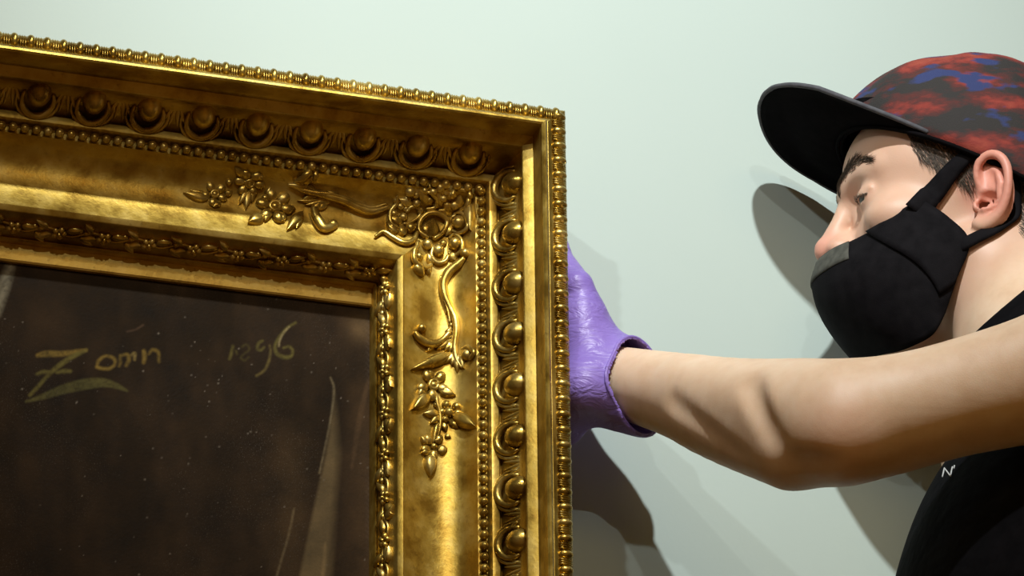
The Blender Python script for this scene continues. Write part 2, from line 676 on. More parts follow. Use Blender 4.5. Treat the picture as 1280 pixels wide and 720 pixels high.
for pts, a_, c_ in (
        ([g(108, 220, 9), g(100, 260, 10), g(88, 300, 9)], .75, OLV),
        ([g(130, 250, 6), g(135, 270, 5)], .5, OLV),
        ([g(165, 225, 6), g(195, 210, 7), g(215, 240, 6), g(180, 270, 6), g(160, 295, 6), g(185, 310, 6), g(210, 290, 5)], .35, OLV),
        ([g(300, 185, 7), g(275, 200, 10), g(268, 235, 10), g(290, 245, 9), g(310, 225, 6)], .85, OLV),
        ([g(345, 215, 5), g(350, 260, 7), g(338, 320, 8), g(310, 375, 8), g(260, 410, 7)], .85, (.17, .13, .04)),
        ([g(512, 68, 7), g(455, 105, 9), g(405, 165, 10), g(380, 220, 11), g(390, 265, 12), g(435, 290, 13), g(480, 285, 11), g(492, 250, 9), g(470, 222, 8), g(435, 230, 7)], .9, OLV),
        ([g(470, 95, 4), g(430, 140, 5), g(408, 190, 4), g(405, 220, 3)], .9, (.42, .34, .16))):
    lerp_to(.82 * a_ * stroke_mask(pts, .9), c_)
# scattered worn flecks
for k in range(420):
    x, y = rng.uniform(-200, 470), rng.uniform(330, 760)
    near = np.exp(-(((x - 260) / 90) ** 2 + ((y - 560) / 130) ** 2)) + np.exp(-((x - 466) / 9) ** 2) * 1.5 + .5 * np.exp(-((y - 470) / 60) ** 2)
    if rng.random() > near + .15:
        continue
    r_ = rng.uniform(.5, 1.5)
    sel = (abs(PX - x) < 6) & (abs(PY - y) < 6)
    m_ = np.zeros(PX.shape)
    m_[sel] = np.clip(1.2 - np.hypot(PX[sel] - x, PY[sel] - y) / r_, 0, 1) * rng.uniform(.2, .8)
    rgb[sel] = rgb[sel] * (1 - m_[sel][:, None]) + np.array((.22, .19, .15)) * m_[sel][:, None]
m_ = np.clip((PX - 455) / 14, 0, 1) * (.5 + .5 * np.sin(PY * .9 + np.sin(PX * .8) * 2)) * np.clip(np.sin(PY * .031 + .6) + .3, 0, 1) * .35
lerp_to(m_ * (PX < 480), (.15, .12, .10))

CANVAS_MAT, nt, b = material('varnished_oil_paint', (.03, .02, .01), .6, 0., .04)
at_ = nt.nodes.new('ShaderNodeVertexColor')
at_.layer_name = 'paint'
p = position(nt)
n1 = noise(nt, p, 420, 3)
n2 = noise(nt, p, 30, 6, .65)
c = mix(nt, 1.0, at_.outputs[0], ramp(nt, n2, [(.25, (.5, .5, .5)), (.75, (1.35, 1.25, 1.15))]), 'MULTIPLY')
n3 = noise(nt, p, 950, 2, .7)
n4 = noise(nt, p, 14, 3, .5)
dust = nt.nodes.new('ShaderNodeMath'); dust.operation = 'MULTIPLY'
nt.links.new(ramp(nt, n3, [(.60, (0, 0, 0)), (.72, (.5, .5, .5))]), dust.inputs[0])
nt.links.new(ramp(nt, n4, [(.46, (.05, .05, .05)), (.66, (1, 1, 1))]), dust.inputs[1])
c = mix(nt, dust.outputs[0], c, (.14, .115, .085))
nt.links.new(c, b.inputs['Base Color'])
nt.links.new(ramp(nt, n2, [(.3, (.55,) * 3), (.7, (.7,) * 3)]), b.inputs['Roughness'])
bump(nt, b, n1, .16, .002)
nz, nx = PX.shape
idx = np.arange(nz * nx).reshape(nz, nx)
quads = np.stack([idx[:-1, :-1], idx[:-1, 1:], idx[1:, 1:], idx[1:, :-1]], -1).reshape(-1, 4)
cv = np.stack([GX - FRAME.location.x, np.full(GX.shape, -CH), GZ - FRAME.location.z], -1).reshape(-1, 3)


def fast_mesh(name, verts, quads_, mat, parent=None, smooth=True, tris=None):
    me = bpy.data.meshes.new(name)
    verts = np.ascontiguousarray(verts, dtype=np.float32)
    q = np.asarray(quads_)
    me.vertices.add(len(verts))
    me.vertices.foreach_set('co', verts.ravel())
    me.loops.add(q.size)
    me.loops.foreach_set('vertex_index', q.ravel().astype(np.int32))
    me.polygons.add(len(q))
    me.polygons.foreach_set('loop_start', (np.arange(len(q)) * q.shape[1]).astype(np.int32))
    me.polygons.foreach_set('loop_total', np.full(len(q), q.shape[1], np.int32))
    me.update(calc_edges=True)
    me.validate()
    if smooth:
        me.polygons.foreach_set('use_smooth', np.ones(len(me.polygons), bool))
    if mat: me.materials.append(mat)
    o = bpy.data.objects.new(name, me)
    COL.objects.link(o)
    if parent: o.parent = parent
    return o


canvas = fast_mesh('canvas', cv, quads, CANVAS_MAT, FRAME, smooth=False)
ca = canvas.data.color_attributes.new('paint', 'FLOAT_COLOR', 'POINT')
ca.data.foreach_set('color', np.concatenate([rgb, np.ones(rgb.shape[:2] + (1,))], -1).astype(np.float32).ravel())
tag(canvas, 'dark brown canvas with ochre signature and date')

# ------------------------------------------------------------------ carved ornament on the cove
def on_frame(px, py, lift=0.):
    """photo pixel -> point and normal on the moulding (top rail or right rail, split at the mitre), lifted lift px"""
    best = None
    for side in ('top', 'right'):
        h = H_PEAK - 130 * S
        for it in range(40):
            P = at(px, py, h)
            v = (Z0 - P.z) / S if side == 'top' else -P.x / S
            al_ = -P.x / S if side == 'top' else (Z0 - P.z) / S
            d = prof_depth(min(max(v, 84), 207))
            h = .6 * h + .4 * (H_PEAK - d * S)
        if al_ >= v - .5 or side == 'right':
            best = (side, P, v)
            break
    side, P, v = best
    v = min(max(v, 85), 206)
    e = 3
    sl = (prof_depth(min(v + e, 207)) - prof_depth(v - e)) / (2 * e)
    inward = Vector((0, 0, -1)) if side == 'top' else Vector((-1, 0, 0))
    nrm = (Vector((0, -1, 0)) + inward * sl).normalized()
    return P + nrm * lift * S, nrm


def blob(name, px, py, rx, ry=None, rz=None, ang=0, lift=None, parent=None):
    """rounded berry or petal on the moulding"""
    rx *= 1.1
    ry = ry * 1.1 if ry else rx
    rz = rz or min(rx, ry) * .95
    P, nrm = on_frame(px, py, (lift if lift is not None else rz * .35))
    X = (at(px + math.cos(ang) * 4, py + math.sin(ang) * 4, -P.y) - at(px, py, -P.y))
    X = (X - nrm * X.dot(nrm)).normalized()
    Y = nrm.cross(X)
    v_, f_ = spheroid(rx * S, ry * S, rz * S, 12, 8)
    M = Matrix((X, Y, nrm)).transposed().to_4x4()
    M.translation = P
    return framepart(name, [M @ Vector(q) for q in v_], f_, GOLD_ORN, True, parent)


def scroll(name, pts, n=None, lift=2.5, nu=8, parent=None):
    """pts: (px,py,radius px[,extra lift])"""
    pts = [tuple(q) + (0,) * (4 - len(q)) for q in pts]
    n = n or 6 * len(pts)
    P, R = [], []
    for q in spline(pts, n):
        p_, nrm = on_frame(q[0], q[1], lift + q[2] * .5 + q[3])
        P.append(p_); R.append(max(.5, q[2] * 1.22) * S)
    v_, f_ = tube(P, R, nu)
    return framepart(name, v_, f_, GOLD_ORN, True, parent)


def leaf(px0, py0, px1, py1, wd, ht=None, curl=.0, name='leaf', lift=1.5):
    a, n0 = on_frame(px0, py0, lift)
    b_, n1_ = on_frame(px1, py1, lift)
    nrm = (n0 + n1_).normalized()
    X = (b_ - a)
    L = X.length
    X.normalize()
    nrm = (nrm - X * nrm.dot(X)).normalized()
    Y = nrm.cross(X)
    wd *= 1.2
    v_, f_ = leaf_mesh(L, wd * S, (ht or wd * .42) * S, 9, 7, curl)
    M = Matrix((X, Y, nrm)).transposed().to_4x4()
    M.translation = a
    return framepart(name, [M @ Vector(q) for q in v_], f_, GOLD_ORN)


def flower(px, py, r, petals, start=0., ring=True, pr=None):
    pr = pr or r * .55
    fl = blob('flower', px, py, r * .32, r * .32, r * .3, lift=3)
    for k in range(petals):
        a = start + 2 * math.pi * k / petals
        x, y = px + r * math.cos(a), py + r * .92 * math.sin(a)
        blob('petal', x, y, pr, pr * .8, pr * .62, a, lift=pr * .35, parent=fl)
    if ring:
        pts = []
        for k in range(9):
            a = 2 * math.pi * k / 8
            pts.append((px + r * .42 * math.cos(a), py + r * .4 * math.sin(a), r * .16))
        scroll('flower_ring', pts, 17, lift=3.4, nu=6, parent=fl)


# upper branch, traced left to right
g = fr(220, 180, 4.923)
def L_(g, a, b_, wd, **k):
    p0, p1 = g(*a), g(*b_)
    return leaf(p0[0], p0[1], p1[0], p1[1], wd, **k)
def B_(g, c_, r, name='berry', **k):
    q = g(*c_)
    return blob(name, q[0], q[1], r, **k)
def S_(g, pts, name='scroll', **k):
    return scroll(name, [g(x, y) + (r,) + tuple(rest) for x, y, r, *rest in pts], **k)

L_(g, (195, 345), (42, 305), 12)
L_(g, (190, 320), (85, 290), 8)
q = g(235, 312); flower(q[0], q[1], 11, 5, .5)
L_(g, (270, 360), (225, 395), 8)
L_(g, (300, 320), (345, 290), 8)
B_(g, (325, 235), 4)
q = g(450, 240); flower(q[0], q[1], 12.5, 6, .2)
L_(g, (410, 200), (360, 140), 9)
L_(g, (500, 215), (535, 190), 8)
L_(g, (440, 285), (385, 375), 8); L_(g, (450, 285), (425, 408), 9); L_(g, (470, 285), (465, 365), 8)
L_(g, (560, 330), (575, 262), 8)
B_(g, (545, 335), 4.5)
q = g(605, 390); flower(q[0], q[1], 15.5, 6, .25)
L_(g, (530, 450), (440, 495), 15)
L_(g, (560, 420), (545, 485), 11)
L_(g, (640, 430), (660, 490), 12)
L_(g, (690, 400), (735, 410), 9)
L_(g, (775, 425), (680, 540), 12); L_(g, (770, 440), (735, 530), 8)
S_(g, [(1300, 385, 3), (1240, 412, 4.2), (1180, 420, 4.8), (1110, 395, 5), (1030, 352, 5), (950, 325, 4.6), (870, 303, 4.2), (790, 285, 3.4), (690, 245, 1)], n=44)
S_(g, [(1290, 360, 1.2), (1200, 395, 1.8), (1120, 372, 2), (1030, 325, 2), (940, 298, 2), (860, 290, 1.5)], n=30, lift=6)
S_(g, [(730, 222, 2), (770, 205, 4), (815, 180, 4), (855, 185, 3), (850, 210, 2)])
L_(g, (790, 270), (725, 205), 9); L_(g, (860, 285), (690, 240), 12); L_(g, (880, 300), (770, 345), 10); L_(g, (780, 250), (840, 195), 9); L_(g, (1010, 335), (930, 285), 8)
L_(g, (960, 345), (840, 340), 9); L_(g, (950, 355), (790, 378), 9); L_(g, (940, 362), (745, 350), 8); L_(g, (930, 370), (850, 410), 9); L_(g, (900, 350), (820, 430), 9)
S_(g, [(840, 400, 4), (850, 450, 5), (875, 500, 5.5), (905, 535, 5), (950, 525, 4), (975, 500, 3)])
B_(g, (962, 505), 6.5)
B_(g, (848, 432), 5); B_(g, (875, 485), 5)
# corner cluster
g = fr(460, 220, 5.54)
for x, y, r in ((290, 100, 6), (490, 85, 6.2), (595, 195, 6), (640, 330, 8.2), (605, 480, 8), (480, 525, 7.5), (400, 480, 6.5), (290, 370, 6.5),
                (240, 290, 5.5), (330, 185, 5.5), (420, 160, 5), (220, 210, 4.5), (390, 100, 4), (520, 150, 4.5), (680, 540, 6), (160, 360, 4.5), (175, 265, 5)):
    B_(g, (x, y), r, lift=r * .55)
S_(g, [(400, 440, 2), (350, 400, 2.6), (350, 330, 2.8), (400, 265, 3), (465, 255, 3.2), (525, 290, 3.2), (545, 345, 3), (510, 405, 2.8), (445, 445, 2.6)], lift=4)
L_(g, (420, 430), (450, 290), 22, ht=4)
S_(g, [(560, 135, 1.5), (610, 105, 2.4), (670, 110, 2.8), (715, 160, 3), (705, 220, 2.6), (650, 245, 1.8)], lift=4)
L_(g, (690, 170), (720, 380), 13)
S_(g, [(45, 432, 1.6), (100, 400, 2.4), (165, 440, 2.8), (240, 480, 3), (305, 465, 3), (335, 400, 2.4)], lift=3)
S_(g, [(345, 470, 2.2), (305, 530, 3), (310, 600, 3.2), (370, 645, 3), (430, 625, 2.4)], lift=3)
L_(g, (320, 600), (375, 705), 14); L_(g, (400, 620), (420, 690), 10)
S_(g, [(575, 285, 1.6), (640, 260, 2.2), (700, 300, 2.4), (700, 370, 2.4), (640, 405, 2.2), (580, 385, 1.8)], lift=3)
S_(g, [(560, 440, 1.6), (600, 415, 2.2), (655, 450, 2.4), (660, 520, 2.4), (600, 560, 2.2), (555, 540, 1.6)], lift=3)
S_(g, [(440, 500, 1.6), (430, 560, 2.2), (470, 610, 2.6), (530, 600, 2.6), (555, 560, 2)], lift=3)
S_(g, [(260, 250, 1.6), (300, 210, 2), (350, 230, 2), (350, 280, 2), (290, 330, 1.8), (240, 340, 1.5)], lift=3)
S_(g, [(200, 130, 1.4), (190, 190, 2.2), (150, 250, 2.6), (150, 330, 2.6), (200, 370, 2)], lift=3)
S_(g, [(380, 110, 1.4), (430, 110, 2), (470, 150, 2.2), (460, 210, 2.2), (400, 225, 1.8)], lift=3)
L_(g, (350, 140), (300, 55), 9); L_(g, (440, 130), (420, 50), 9); L_(g, (540, 130), (545, 60), 9)
L_(g, (200, 400), (120, 330), 11); L_(g, (250, 420), (215, 340), 12)
for x, y, r in ((270, 160, 5), (360, 240, 5), (450, 110, 5), (545, 200, 5), (580, 130, 5), (260, 225, 4.5), (330, 130, 4.5), (470, 200, 4.5), (560, 310, 5), (350, 560, 5), (520, 470, 4.5), (195, 170, 4.5)):
    B_(g, (x, y), r, lift=r * .2)
for a, b_, wd in (((300, 200), (210, 150), 12), ((420, 190), (350, 90), 11), ((500, 200), (470, 100), 11), ((620, 220), (640, 130), 12), ((230, 330), (140, 290), 12), ((540, 420), (590, 330), 11), ((610, 590), (560, 530), 11), ((450, 610), (400, 545), 11)):
    L_(g, a, b_, wd)
L_(g, (570, 240), (520, 180), 10); L_(g, (560, 260), (480, 230), 9)
# branch going down the upright
g = fr(460, 320, 4.923)
S_(g, [(600, 20, 2.5), (560, 60, 4.6), (495, 110, 5), (460, 175, 4.8), (468, 250, 4.6), (500, 320, 4.2), (538, 390, 3.8), (550, 470, 3.4), (537, 560, 3), (548, 640, 2.6), (585, 692, 1.5)], n=60)
S_(g, [(440, 130, 1), (440, 200, 1.6), (462, 280, 1.8), (490, 350, 1.6), (505, 420, 1.2)], lift=5)
for x, y in ((492, 350), (502, 375), (508, 400), (510, 428), (505, 455)):
    B_(g, (x, y), 3.2)
S_(g, [(500, 480, 3), (450, 530, 4), (400, 550, 4.6), (345, 540, 4.6), (300, 510, 4), (275, 475, 2.6)])
B_(g, (322, 450), 6.2)
for a, b_, wd in (((520, 470), (470, 470), 9), ((515, 500), (440, 510), 9), ((510, 520), (420, 580), 9), ((520, 530), (470, 590), 9), ((530, 530), (500, 600), 9), ((400, 545), (360, 590), 8)):
    L_(g, a, b_, wd)
S_(g, [(640, 640, 2), (655, 600, 2.6), (630, 565, 2.6), (590, 580, 2)])
B_(g, (615, 612), 6.8)
g2 = fr(460, 440, 4.5)
for a, b_, wd in (((470, 10), (235, 102), 11), ((470, 15), (320, 95), 10), ((470, 20), (370, 70), 9), ((480, 15), (430, 70), 9), ((490, 15), (470, 85), 9), ((500, 15), (505, 118), 10), ((510, 20), (545, 95), 9)):
    L_(g2, a, b_, wd)
q = g2(362, 190); flower(q[0], q[1], 14, 5, .4)
L_(g2, (400, 215), (495, 248), 12); L_(g2, (340, 245), (240, 325), 15); L_(g2, (310, 215), (275, 245), 10); L_(g2, (355, 150), (335, 105), 10); L_(g2, (395, 160), (415, 120), 9)
S_(g2, [(375, 240, 2.2), (385, 300, 2.4), (400, 350, 2.2), (400, 430, 2), (375, 510, 1.4)])
for x, y, r in ((440, 302, 5.5), (500, 312, 5.5), (455, 345, 6.5), (412, 342, 5), (430, 385, 5), (505, 352, 5.5), (380, 300, 3.5)):
    B_(g2, (x, y), r)
L_(g2, (395, 350), (305, 350), 11); L_(g2, (400, 365), (345, 405), 9)
L_(g2, (480, 355), (608, 425), 15); L_(g2, (460, 385), (510, 432), 10)
L_(g2, (395, 400), (362, 515), 9); L_(g2, (420, 400), (440, 455), 8); L_(g2, (430, 470), (468, 485), 6)
q = g2(365, 535); flower(q[0], q[1], 11.5, 5, .3, ring=False)
L_(g2, (350, 580), (343, 705), 16); L_(g2, (390, 560), (445, 548), 11); L_(g2, (335, 560), (295, 570), 9); L_(g2, (330, 520), (290, 480), 9)

# --- small flowering vine on the inner edge (v ~199, depth ~157)
VN = (30, 11)
ros_V, ros_F = [], []
for k in range(5):
    a = 2 * math.pi * k / 5
    v_, f_ = spheroid(4.8 * S, 3.8 * S, 4 * S, 8, 5)
    o = len(ros_V)
    ros_V += [(x * math.cos(a) - y * math.sin(a) + 5.6 * S * math.cos(a), x * math.sin(a) + y * math.cos(a) + 5.6 * S * math.sin(a), z) for x, y, z in v_]
    ros_F += [tuple(i + o for i in f) for f in f_]
v_, f_ = spheroid(2.6 * S, 2.6 * S, 4 * S, 8, 5)
o = len(ros_V)
ros_V += [(x, y, z + 1.5 * S) for x, y, z in v_]
ros_F += [tuple(i + o for i in f) for f in f_]
ros_me = mesh_of('rosette', (ros_V, ros_F), GOLD_ORN)
lf_me = mesh_of('vine_leaf', leaf_mesh(20 * S, 10.5 * S, 5 * S, 7, 5), GOLD_ORN)
bud_me = mesh_of('vine_bud', spheroid(4.4 * S, 3.4 * S, 3.6 * S, 8, 6), GOLD_ORN)
for side, n in (('top', 15), ('right', 11)):
    vine = []
    for k in range(n):
        al_ = 222 + k * 56
        m = rail_basis(side, 199.5, 156, al_, VN)
        jit = random.uniform(-.3, .3)
        inst('rosette', ros_me, m @ Matrix.Translation((0, 0, 3 * S)) @ Matrix.Rotation(jit, 4, 'Z'), FRAME)
        for dx, dy, rz in ((9, 3, .35), (-9, -3, math.pi + .35), (27, -4, -.5), (-15, 6, math.pi - .6)):
            inst('vine_leaf', lf_me, m @ Matrix.Translation((dx * S, dy * S, 1.5 * S)) @ Matrix.Rotation(rz + jit, 4, 'Z'), FRAME)
        for dx, dy in ((25, 6), (33, 4), (-24, -6)):
            inst('vine_bud', bud_me, m @ Matrix.Translation((dx * S, dy * S, 1.5 * S)), FRAME)
    nn = n * 14
    P = []
    for i in range(nn):
        al_ = 214 + i * 4
        wv = 5.5 * math.sin(2 * math.pi * (al_ - 222) / 56)
        m = rail_basis(side, 199.5, 156, al_, VN)
        P.append(m @ Vector((0, wv * S, 1.2 * S)))
    v_, f_ = tube(P, [2.1 * S] * nn, 6)
    framepart('vine_stem', v_, f_, GOLD_ORN)

# ------------------------------------------------------------------ the person
# Bodies are grown as one signed-distance field (centimetres, head axes) and meshed with surface nets.
H_MID = .13                                        # distance of the head's mid-plane from the wall
HO = at(1217, 309, H_MID)                          # midpoint between the ear canals
YAW = math.radians(20)                             # head turned a little towards the wall
AF = Vector((-math.cos(YAW), math.sin(YAW), 0))
AL = Vector((-math.sin(YAW), -math.cos(YAW), 0))
AU = Vector((0, 0, 1))
MH = np.array([AF, AL, AU])                        # rows: local axes in world


HS = .01 * (HO - CAM_POS).dot(CAM_F) / 3.56      # metres per head unit


def to_world(a):
    return np.asarray(a, float) @ MH * HS + np.array(HO)


def to_local(pw):
    return (np.asarray(pw, float) - np.array(HO)) @ MH.T / HS


def loc_px(px, py, h):
    return to_local(at(px, py, h))


def body_pt(f, l, u):
    """torso axes (cm): faces along -x, left towards -y; origin between the shoulders at ear level"""
    return to_local(np.array((.348 - .01 * f, -.238 - .01 * l, HO.z + .01 * u)))


def smin(a, b_, k):
    h = np.clip(.5 + .5 * (b_ - a) / k, 0, 1)
    return b_ + (a - b_) * h - k * h * (1 - h)


def smax(a, b_, k):
    return -smin(-a, -b_, k)


def ell(p, c, r, M=None):
    q = p - np.asarray(c, float)
    if M is not None:
        q = q @ M
    r = np.asarray(r, float)
    k0 = np.sqrt(((q / r) ** 2).sum(-1)) + 1e-9
    k1 = np.sqrt(((q / r ** 2) ** 2).sum(-1)) + 1e-9
    return k0 * (k0 - 1) / k1


def cap(p, a, b_, ra, rb):
    a = np.asarray(a, float); b_ = np.asarray(b_, float)
    ab = b_ - a
    t = np.clip(((p - a) @ ab) / (ab @ ab), 0, 1)
    return np.linalg.norm(p - a - t[:, None] * ab, axis=1) - (ra + (rb - ra) * t)


def chain(p, pts):
    d = None
    for a, b_ in zip(pts[:-1], pts[1:]):
        e = cap(p, a[:3], b_[:3], a[3], b_[3])
        d = e if d is None else np.minimum(d, e)
    return d


def bounded(f, p, c_, R, pad=2.5):
    """evaluate f only within R of c_; elsewhere a safe lower bound"""
    d = np.linalg.norm(p - np.asarray(c_, float), axis=1) - R
    out = d + pad * .5
    m_ = d < pad
    if m_.any():
        out[m_] = f(p[m_])
    return out


def sym(p):
    q = p.copy()
    q[:, 1] = np.abs(q[:, 1])
    return q


# arm axis traced from the photograph: px, py, radius px; distance from the wall grows towards the elbow
ARM_H = lambda x: float(np.interp(x, [770, 1040, 1400], [.088, .305, .405]))
ARM_PX = [(766, 476, 44), (800, 483, 47), (850, 495, 54), (900, 510, 64), (950, 521, 73), (1000, 527, 79.5), (1045, 528, 80), (1100, 521, 76), (1150, 510, 73), (1200, 497, 73), (1280, 477, 78), (1340, 457, 82), (1390, 440, 82)]


def px_scale(P):
    return (Vector(P) - CAM_POS).dot(CAM_F) / F_PX / HS


ARM = []
for x, y, r in ARM_PX:
    P = at(x, y, ARM_H(x))
    ARM.append(tuple(to_local(P)) + (r * px_scale(P),))
ARM_S = [tuple(q) for q in spline(ARM, 34)]
SHO_L = np.array(ARM[-1][:3])
SHO_R = body_pt(-1, -14.5, -25)
CAMDIR = np.array(to_local(CAM_POS)); CAMDIR = CAMDIR / np.linalg.norm(CAMDIR)

TH = math.radians(22)
EAR_O = np.array((-.05, 6.95, 0.))
EAR_A = np.array((-math.cos(TH), math.sin(TH), 0.))
EAR_B = np.array((0, .06, 1.)); EAR_B /= np.linalg.norm(EAR_B)
EAR_W = np.array((math.sin(TH), math.cos(TH), 0.))
EAR_M = np.stack([EAR_A, EAR_B, EAR_W], 1)


def ear_sdf(p):
    q = (p - EAR_O) @ EAR_M
    helix = [(.35, 1.25, .25, .26), (.18, 1.9, .45, .3), (.2, 2.5, .62, .33), (.4, 3.25, .75, .35), (.93, 3.72, .85, .36), (1.65, 3.8, .92, .37), (2.3, 3.35, .98, .37), (2.68, 2.5, 1.0, .36),
             (2.72, 1.46, .98, .35), (2.5, .3, .85, .36), (2.0, -.7, .65, .4), (1.25, -1.4, .5, .5), (.45, -1.75, .35, .55), (-.1, -1.5, .2, .5)]
    hs = [tuple(v) for v in spline(helix, 36)]
    d = chain(q, hs)
    anti = [tuple(v) for v in spline([(1.35, 2.75, .3, .2), (1.8, 2.2, .52, .3), (2.0, 1.4, .6, .32), (1.8, .45, .58, .33), (1.2, -.25, .5, .33), (.55, -.45, .45, .34)], 16)]
    d = smin(d, chain(q, anti), .25)
    plate = ell(q, (1.25, 1.0, .05), (1.65, 2.9, .38))
    d = smin(d, plate, .35)
    d = smin(d, ell(q, (.5, -1.35, .2), (.85, .75, .42)), .3)
    d = smin(d, ell(q, (-.12, -.05, .3), (.3, .5, .42)), .25)
    d = smax(d, -ell(q, (.9, .35, .55), (.78, .72, .75)), .2)
    d = smax(d, -ell(q, (.28, .1, .3), (.3, .42, 1.0)), .12)
    d = smax(d, -ell(q, (1.0, 2.35, .85), (.62, .85, .55)), .2)
    return d


def neck_sdf(p):
    q = sym(p)
    n = cap(p, (-2.6, 0, -2), body_pt(-2.5, 0, -18), 5.9, 6.6)
    n = smin(n, cap(q, (-1.6, 5.2, -2.5), (1.6, 4.6, -16), 1.5, 1.5), 1.6)
    return smin(n, ell(p, (1.4, 0, -9.5), (2.2, 2.0, 3.0)), 1.5)


def head_core(p):
    q = sym(p)
    d = ell(p, (-.3, 0, 5.2), (9.5, 7.3, 8.2))
    d = smin(d, ell(p, (4.4, 0, 6.0), (5.3, 6.0, 5.0)), 1.5)
    d = smin(d, ell(p, (4.4, 0, -.5), (4.9, 5.9, 6.2)), 1.6)
    d = smin(d, ell(p, (7.0, 0, -4.3), (2.9, 3.3, 3.2)), 1.6)
    d = smin(d, ell(p, (6.4, 0, -7.2), (2.8, 2.9, 2.2)), 1.5)
    d = smin(d, cap(q, (.6, 5.5, -3.2), (6.3, 2.0, -7.6), 1.7, 1.6), 1.5)
    d = smin(d, ell(q, (5.9, 4.6, .5), (2.5, 1.9, 1.7)), 1.3)
    d = smin(d, cap(q, (9.3, .6, 4.75), (7.0, 4.5, 4.95), .95, .62), .9)
    d = smax(d, -ell(q, (9.6, 3.0, 3.15), (1.6, 1.7, 1.15)), .9)
    d = smax(d, -ell(q, (9.9, 2.0, 2.2), (1.2, .8, 1.5)), .7)
    nose = chain(p, [(9.55, 0, 3.9, .62), (10.1, 0, 2.3, .72), (10.75, 0, 1.0, .8), (11.25, 0, .1, .86)])
    nose = smin(nose, cap(p, (11.25, 0, .1), (11.3, 0, -.15), .88, .86), .3)
    nose = smin(nose, ell(q, (10.3, 1.05, -.3), (.95, .7, .72)), .45)
    nose = smin(nose, ell(p, (9.6, 0, 0), (1.6, 1.3, 1.4)), .6)
    d = smin(d, nose, .55)
    d = smax(d, -ell(q, (10.75, .55, -1.05), (.62, .33, .45)), .15)
    d = smin(d, ell(q, (7.6, 2.95, 2.95), (1.3, 1.35, 1.15)), .6)
    d = smin(d, cap(q, (8.7, 2.1, 3.45), (7.9, 4.3, 3.2), .2, .16), .35)
    d = smax(d, -ell(q, (8.75, 3.0, 2.66), (.9, 1.0, .25)), .07)
    return smin(d, neck_sdf(p), 2.0)


def head_sdf(p):
    d = head_core(p)
    EC = EAR_O + EAR_M @ np.array((1.2, 1.0, .3))
    d = smin(d, bounded(ear_sdf, p, EC, 3.9, 1.0), .28)
    q2 = p.copy(); q2[:, 1] *= -1
    d = smin(d, bounded(ear_sdf, q2, EC, 3.9, 1.0), .28)
    return d


def arm_sdf(p):
    d = chain(p, ARM_S)
    e = np.array(ARM[6][:3])
    # elbow knob, extensor muscles and the tendon line of the forearm
    k = to_local(at(1052, 545, ARM_H(1045))) + CAMDIR * 2.2
    d = smin(d, ell(p, k, (2.3, 2.3, 2.3)), 2.6)
    a = to_local(at(985, 512, ARM_H(990))) + CAMDIR * 3.0
    b_ = to_local(at(860, 478, ARM_H(860))) + CAMDIR * 1.8
    d = smin(d, cap(p, a, b_, 2.0, 1.2), 1.6)
    a = to_local(at(985, 570, ARM_H(990))) + CAMDIR * 1.8
    b_ = to_local(at(870, 520, ARM_H(870))) + CAMDIR * 1.4
    d = smin(d, cap(p, a, b_, 2.2, 1.3), 1.6)
    return d


def arm_full(p):
    d = arm_sdf(p)
    for a, b_, r, k in GROOVES:
        d = smax(d, -cap(p, a, b_, r, r * .6), k)
    return d


def torso_sdf(p):
    d = ell(p, body_pt(0, 0, -40), np.array((11.0, 14.8, 20)), BM)
    d = smin(d, ell(p, body_pt(0, 0, -58), np.array((10.6, 14.0, 20)), BM), 4)
    d = smin(d, cap(p, body_pt(-2.0, 3, -15), SHO_L, 4.2, 4.6), 3.0)
    d = smin(d, cap(p, body_pt(-2.0, -3, -16), SHO_R, 4.2, 4.6), 3.0)
    return d


cy, sy = math.cos(YAW), math.sin(YAW)
# columns: torso axes (forward, left, up) written in head axes
BM = np.stack([MH @ np.array(v, float) for v in ((-1, 0, 0), (0, -1, 0), (0, 0, 1))], 1)
RARM = [tuple(SHO_R) + (5.2,), tuple(body_pt(-2, -16.5, -38)) + (4.4,), tuple(body_pt(-2, -17, -52)) + (3.9,), tuple(body_pt(1, -17, -61)) + (4.0,), tuple(body_pt(4.5, -17, -77)) + (2.7,)]


def rhand(p):
    base = body_pt(5, -17, -81)
    d = ell(p, base + np.array((.4, 0, -1.5)), (3.6, 1.5, 4.6))
    for k, (off, ln) in enumerate(((-2.6, 6.0), (-.9, 7.2), (.9, 7.6), (2.6, 6.8))):
        a = base + np.array((off, 0, -5.0))
        m_ = a + np.array((.6, -.3, -ln * .5))
        e = m_ + np.array((.5, 1.4, -ln * .45))
        d = smin(d, chain(p, [tuple(a) + (.95,), tuple(m_) + (.85,), tuple(e) + (.75,)]), .35)
    a = base + np.array((3.0, .4, .6)); m_ = a + np.array((2.0, .8, -2.6)); e = m_ + np.array((.4, .8, -2.4))
    return smin(d, chain(p, [tuple(a) + (1.2,), tuple(m_) + (1.0,), tuple(e) + (.85,)]), .6)


def body_sdf(p):
    d = bounded(head_sdf, p, (0, 0, -2), 21)
    d = smin(d, torso_sdf(p), 2.5)
    d = smin(d, arm_full(p), 2.0)
    d = smin(d, chain(p, RARM), 2.0)
    return smin(d, bounded(rhand, p, body_pt(5, -17, -86), 13), 1.0)


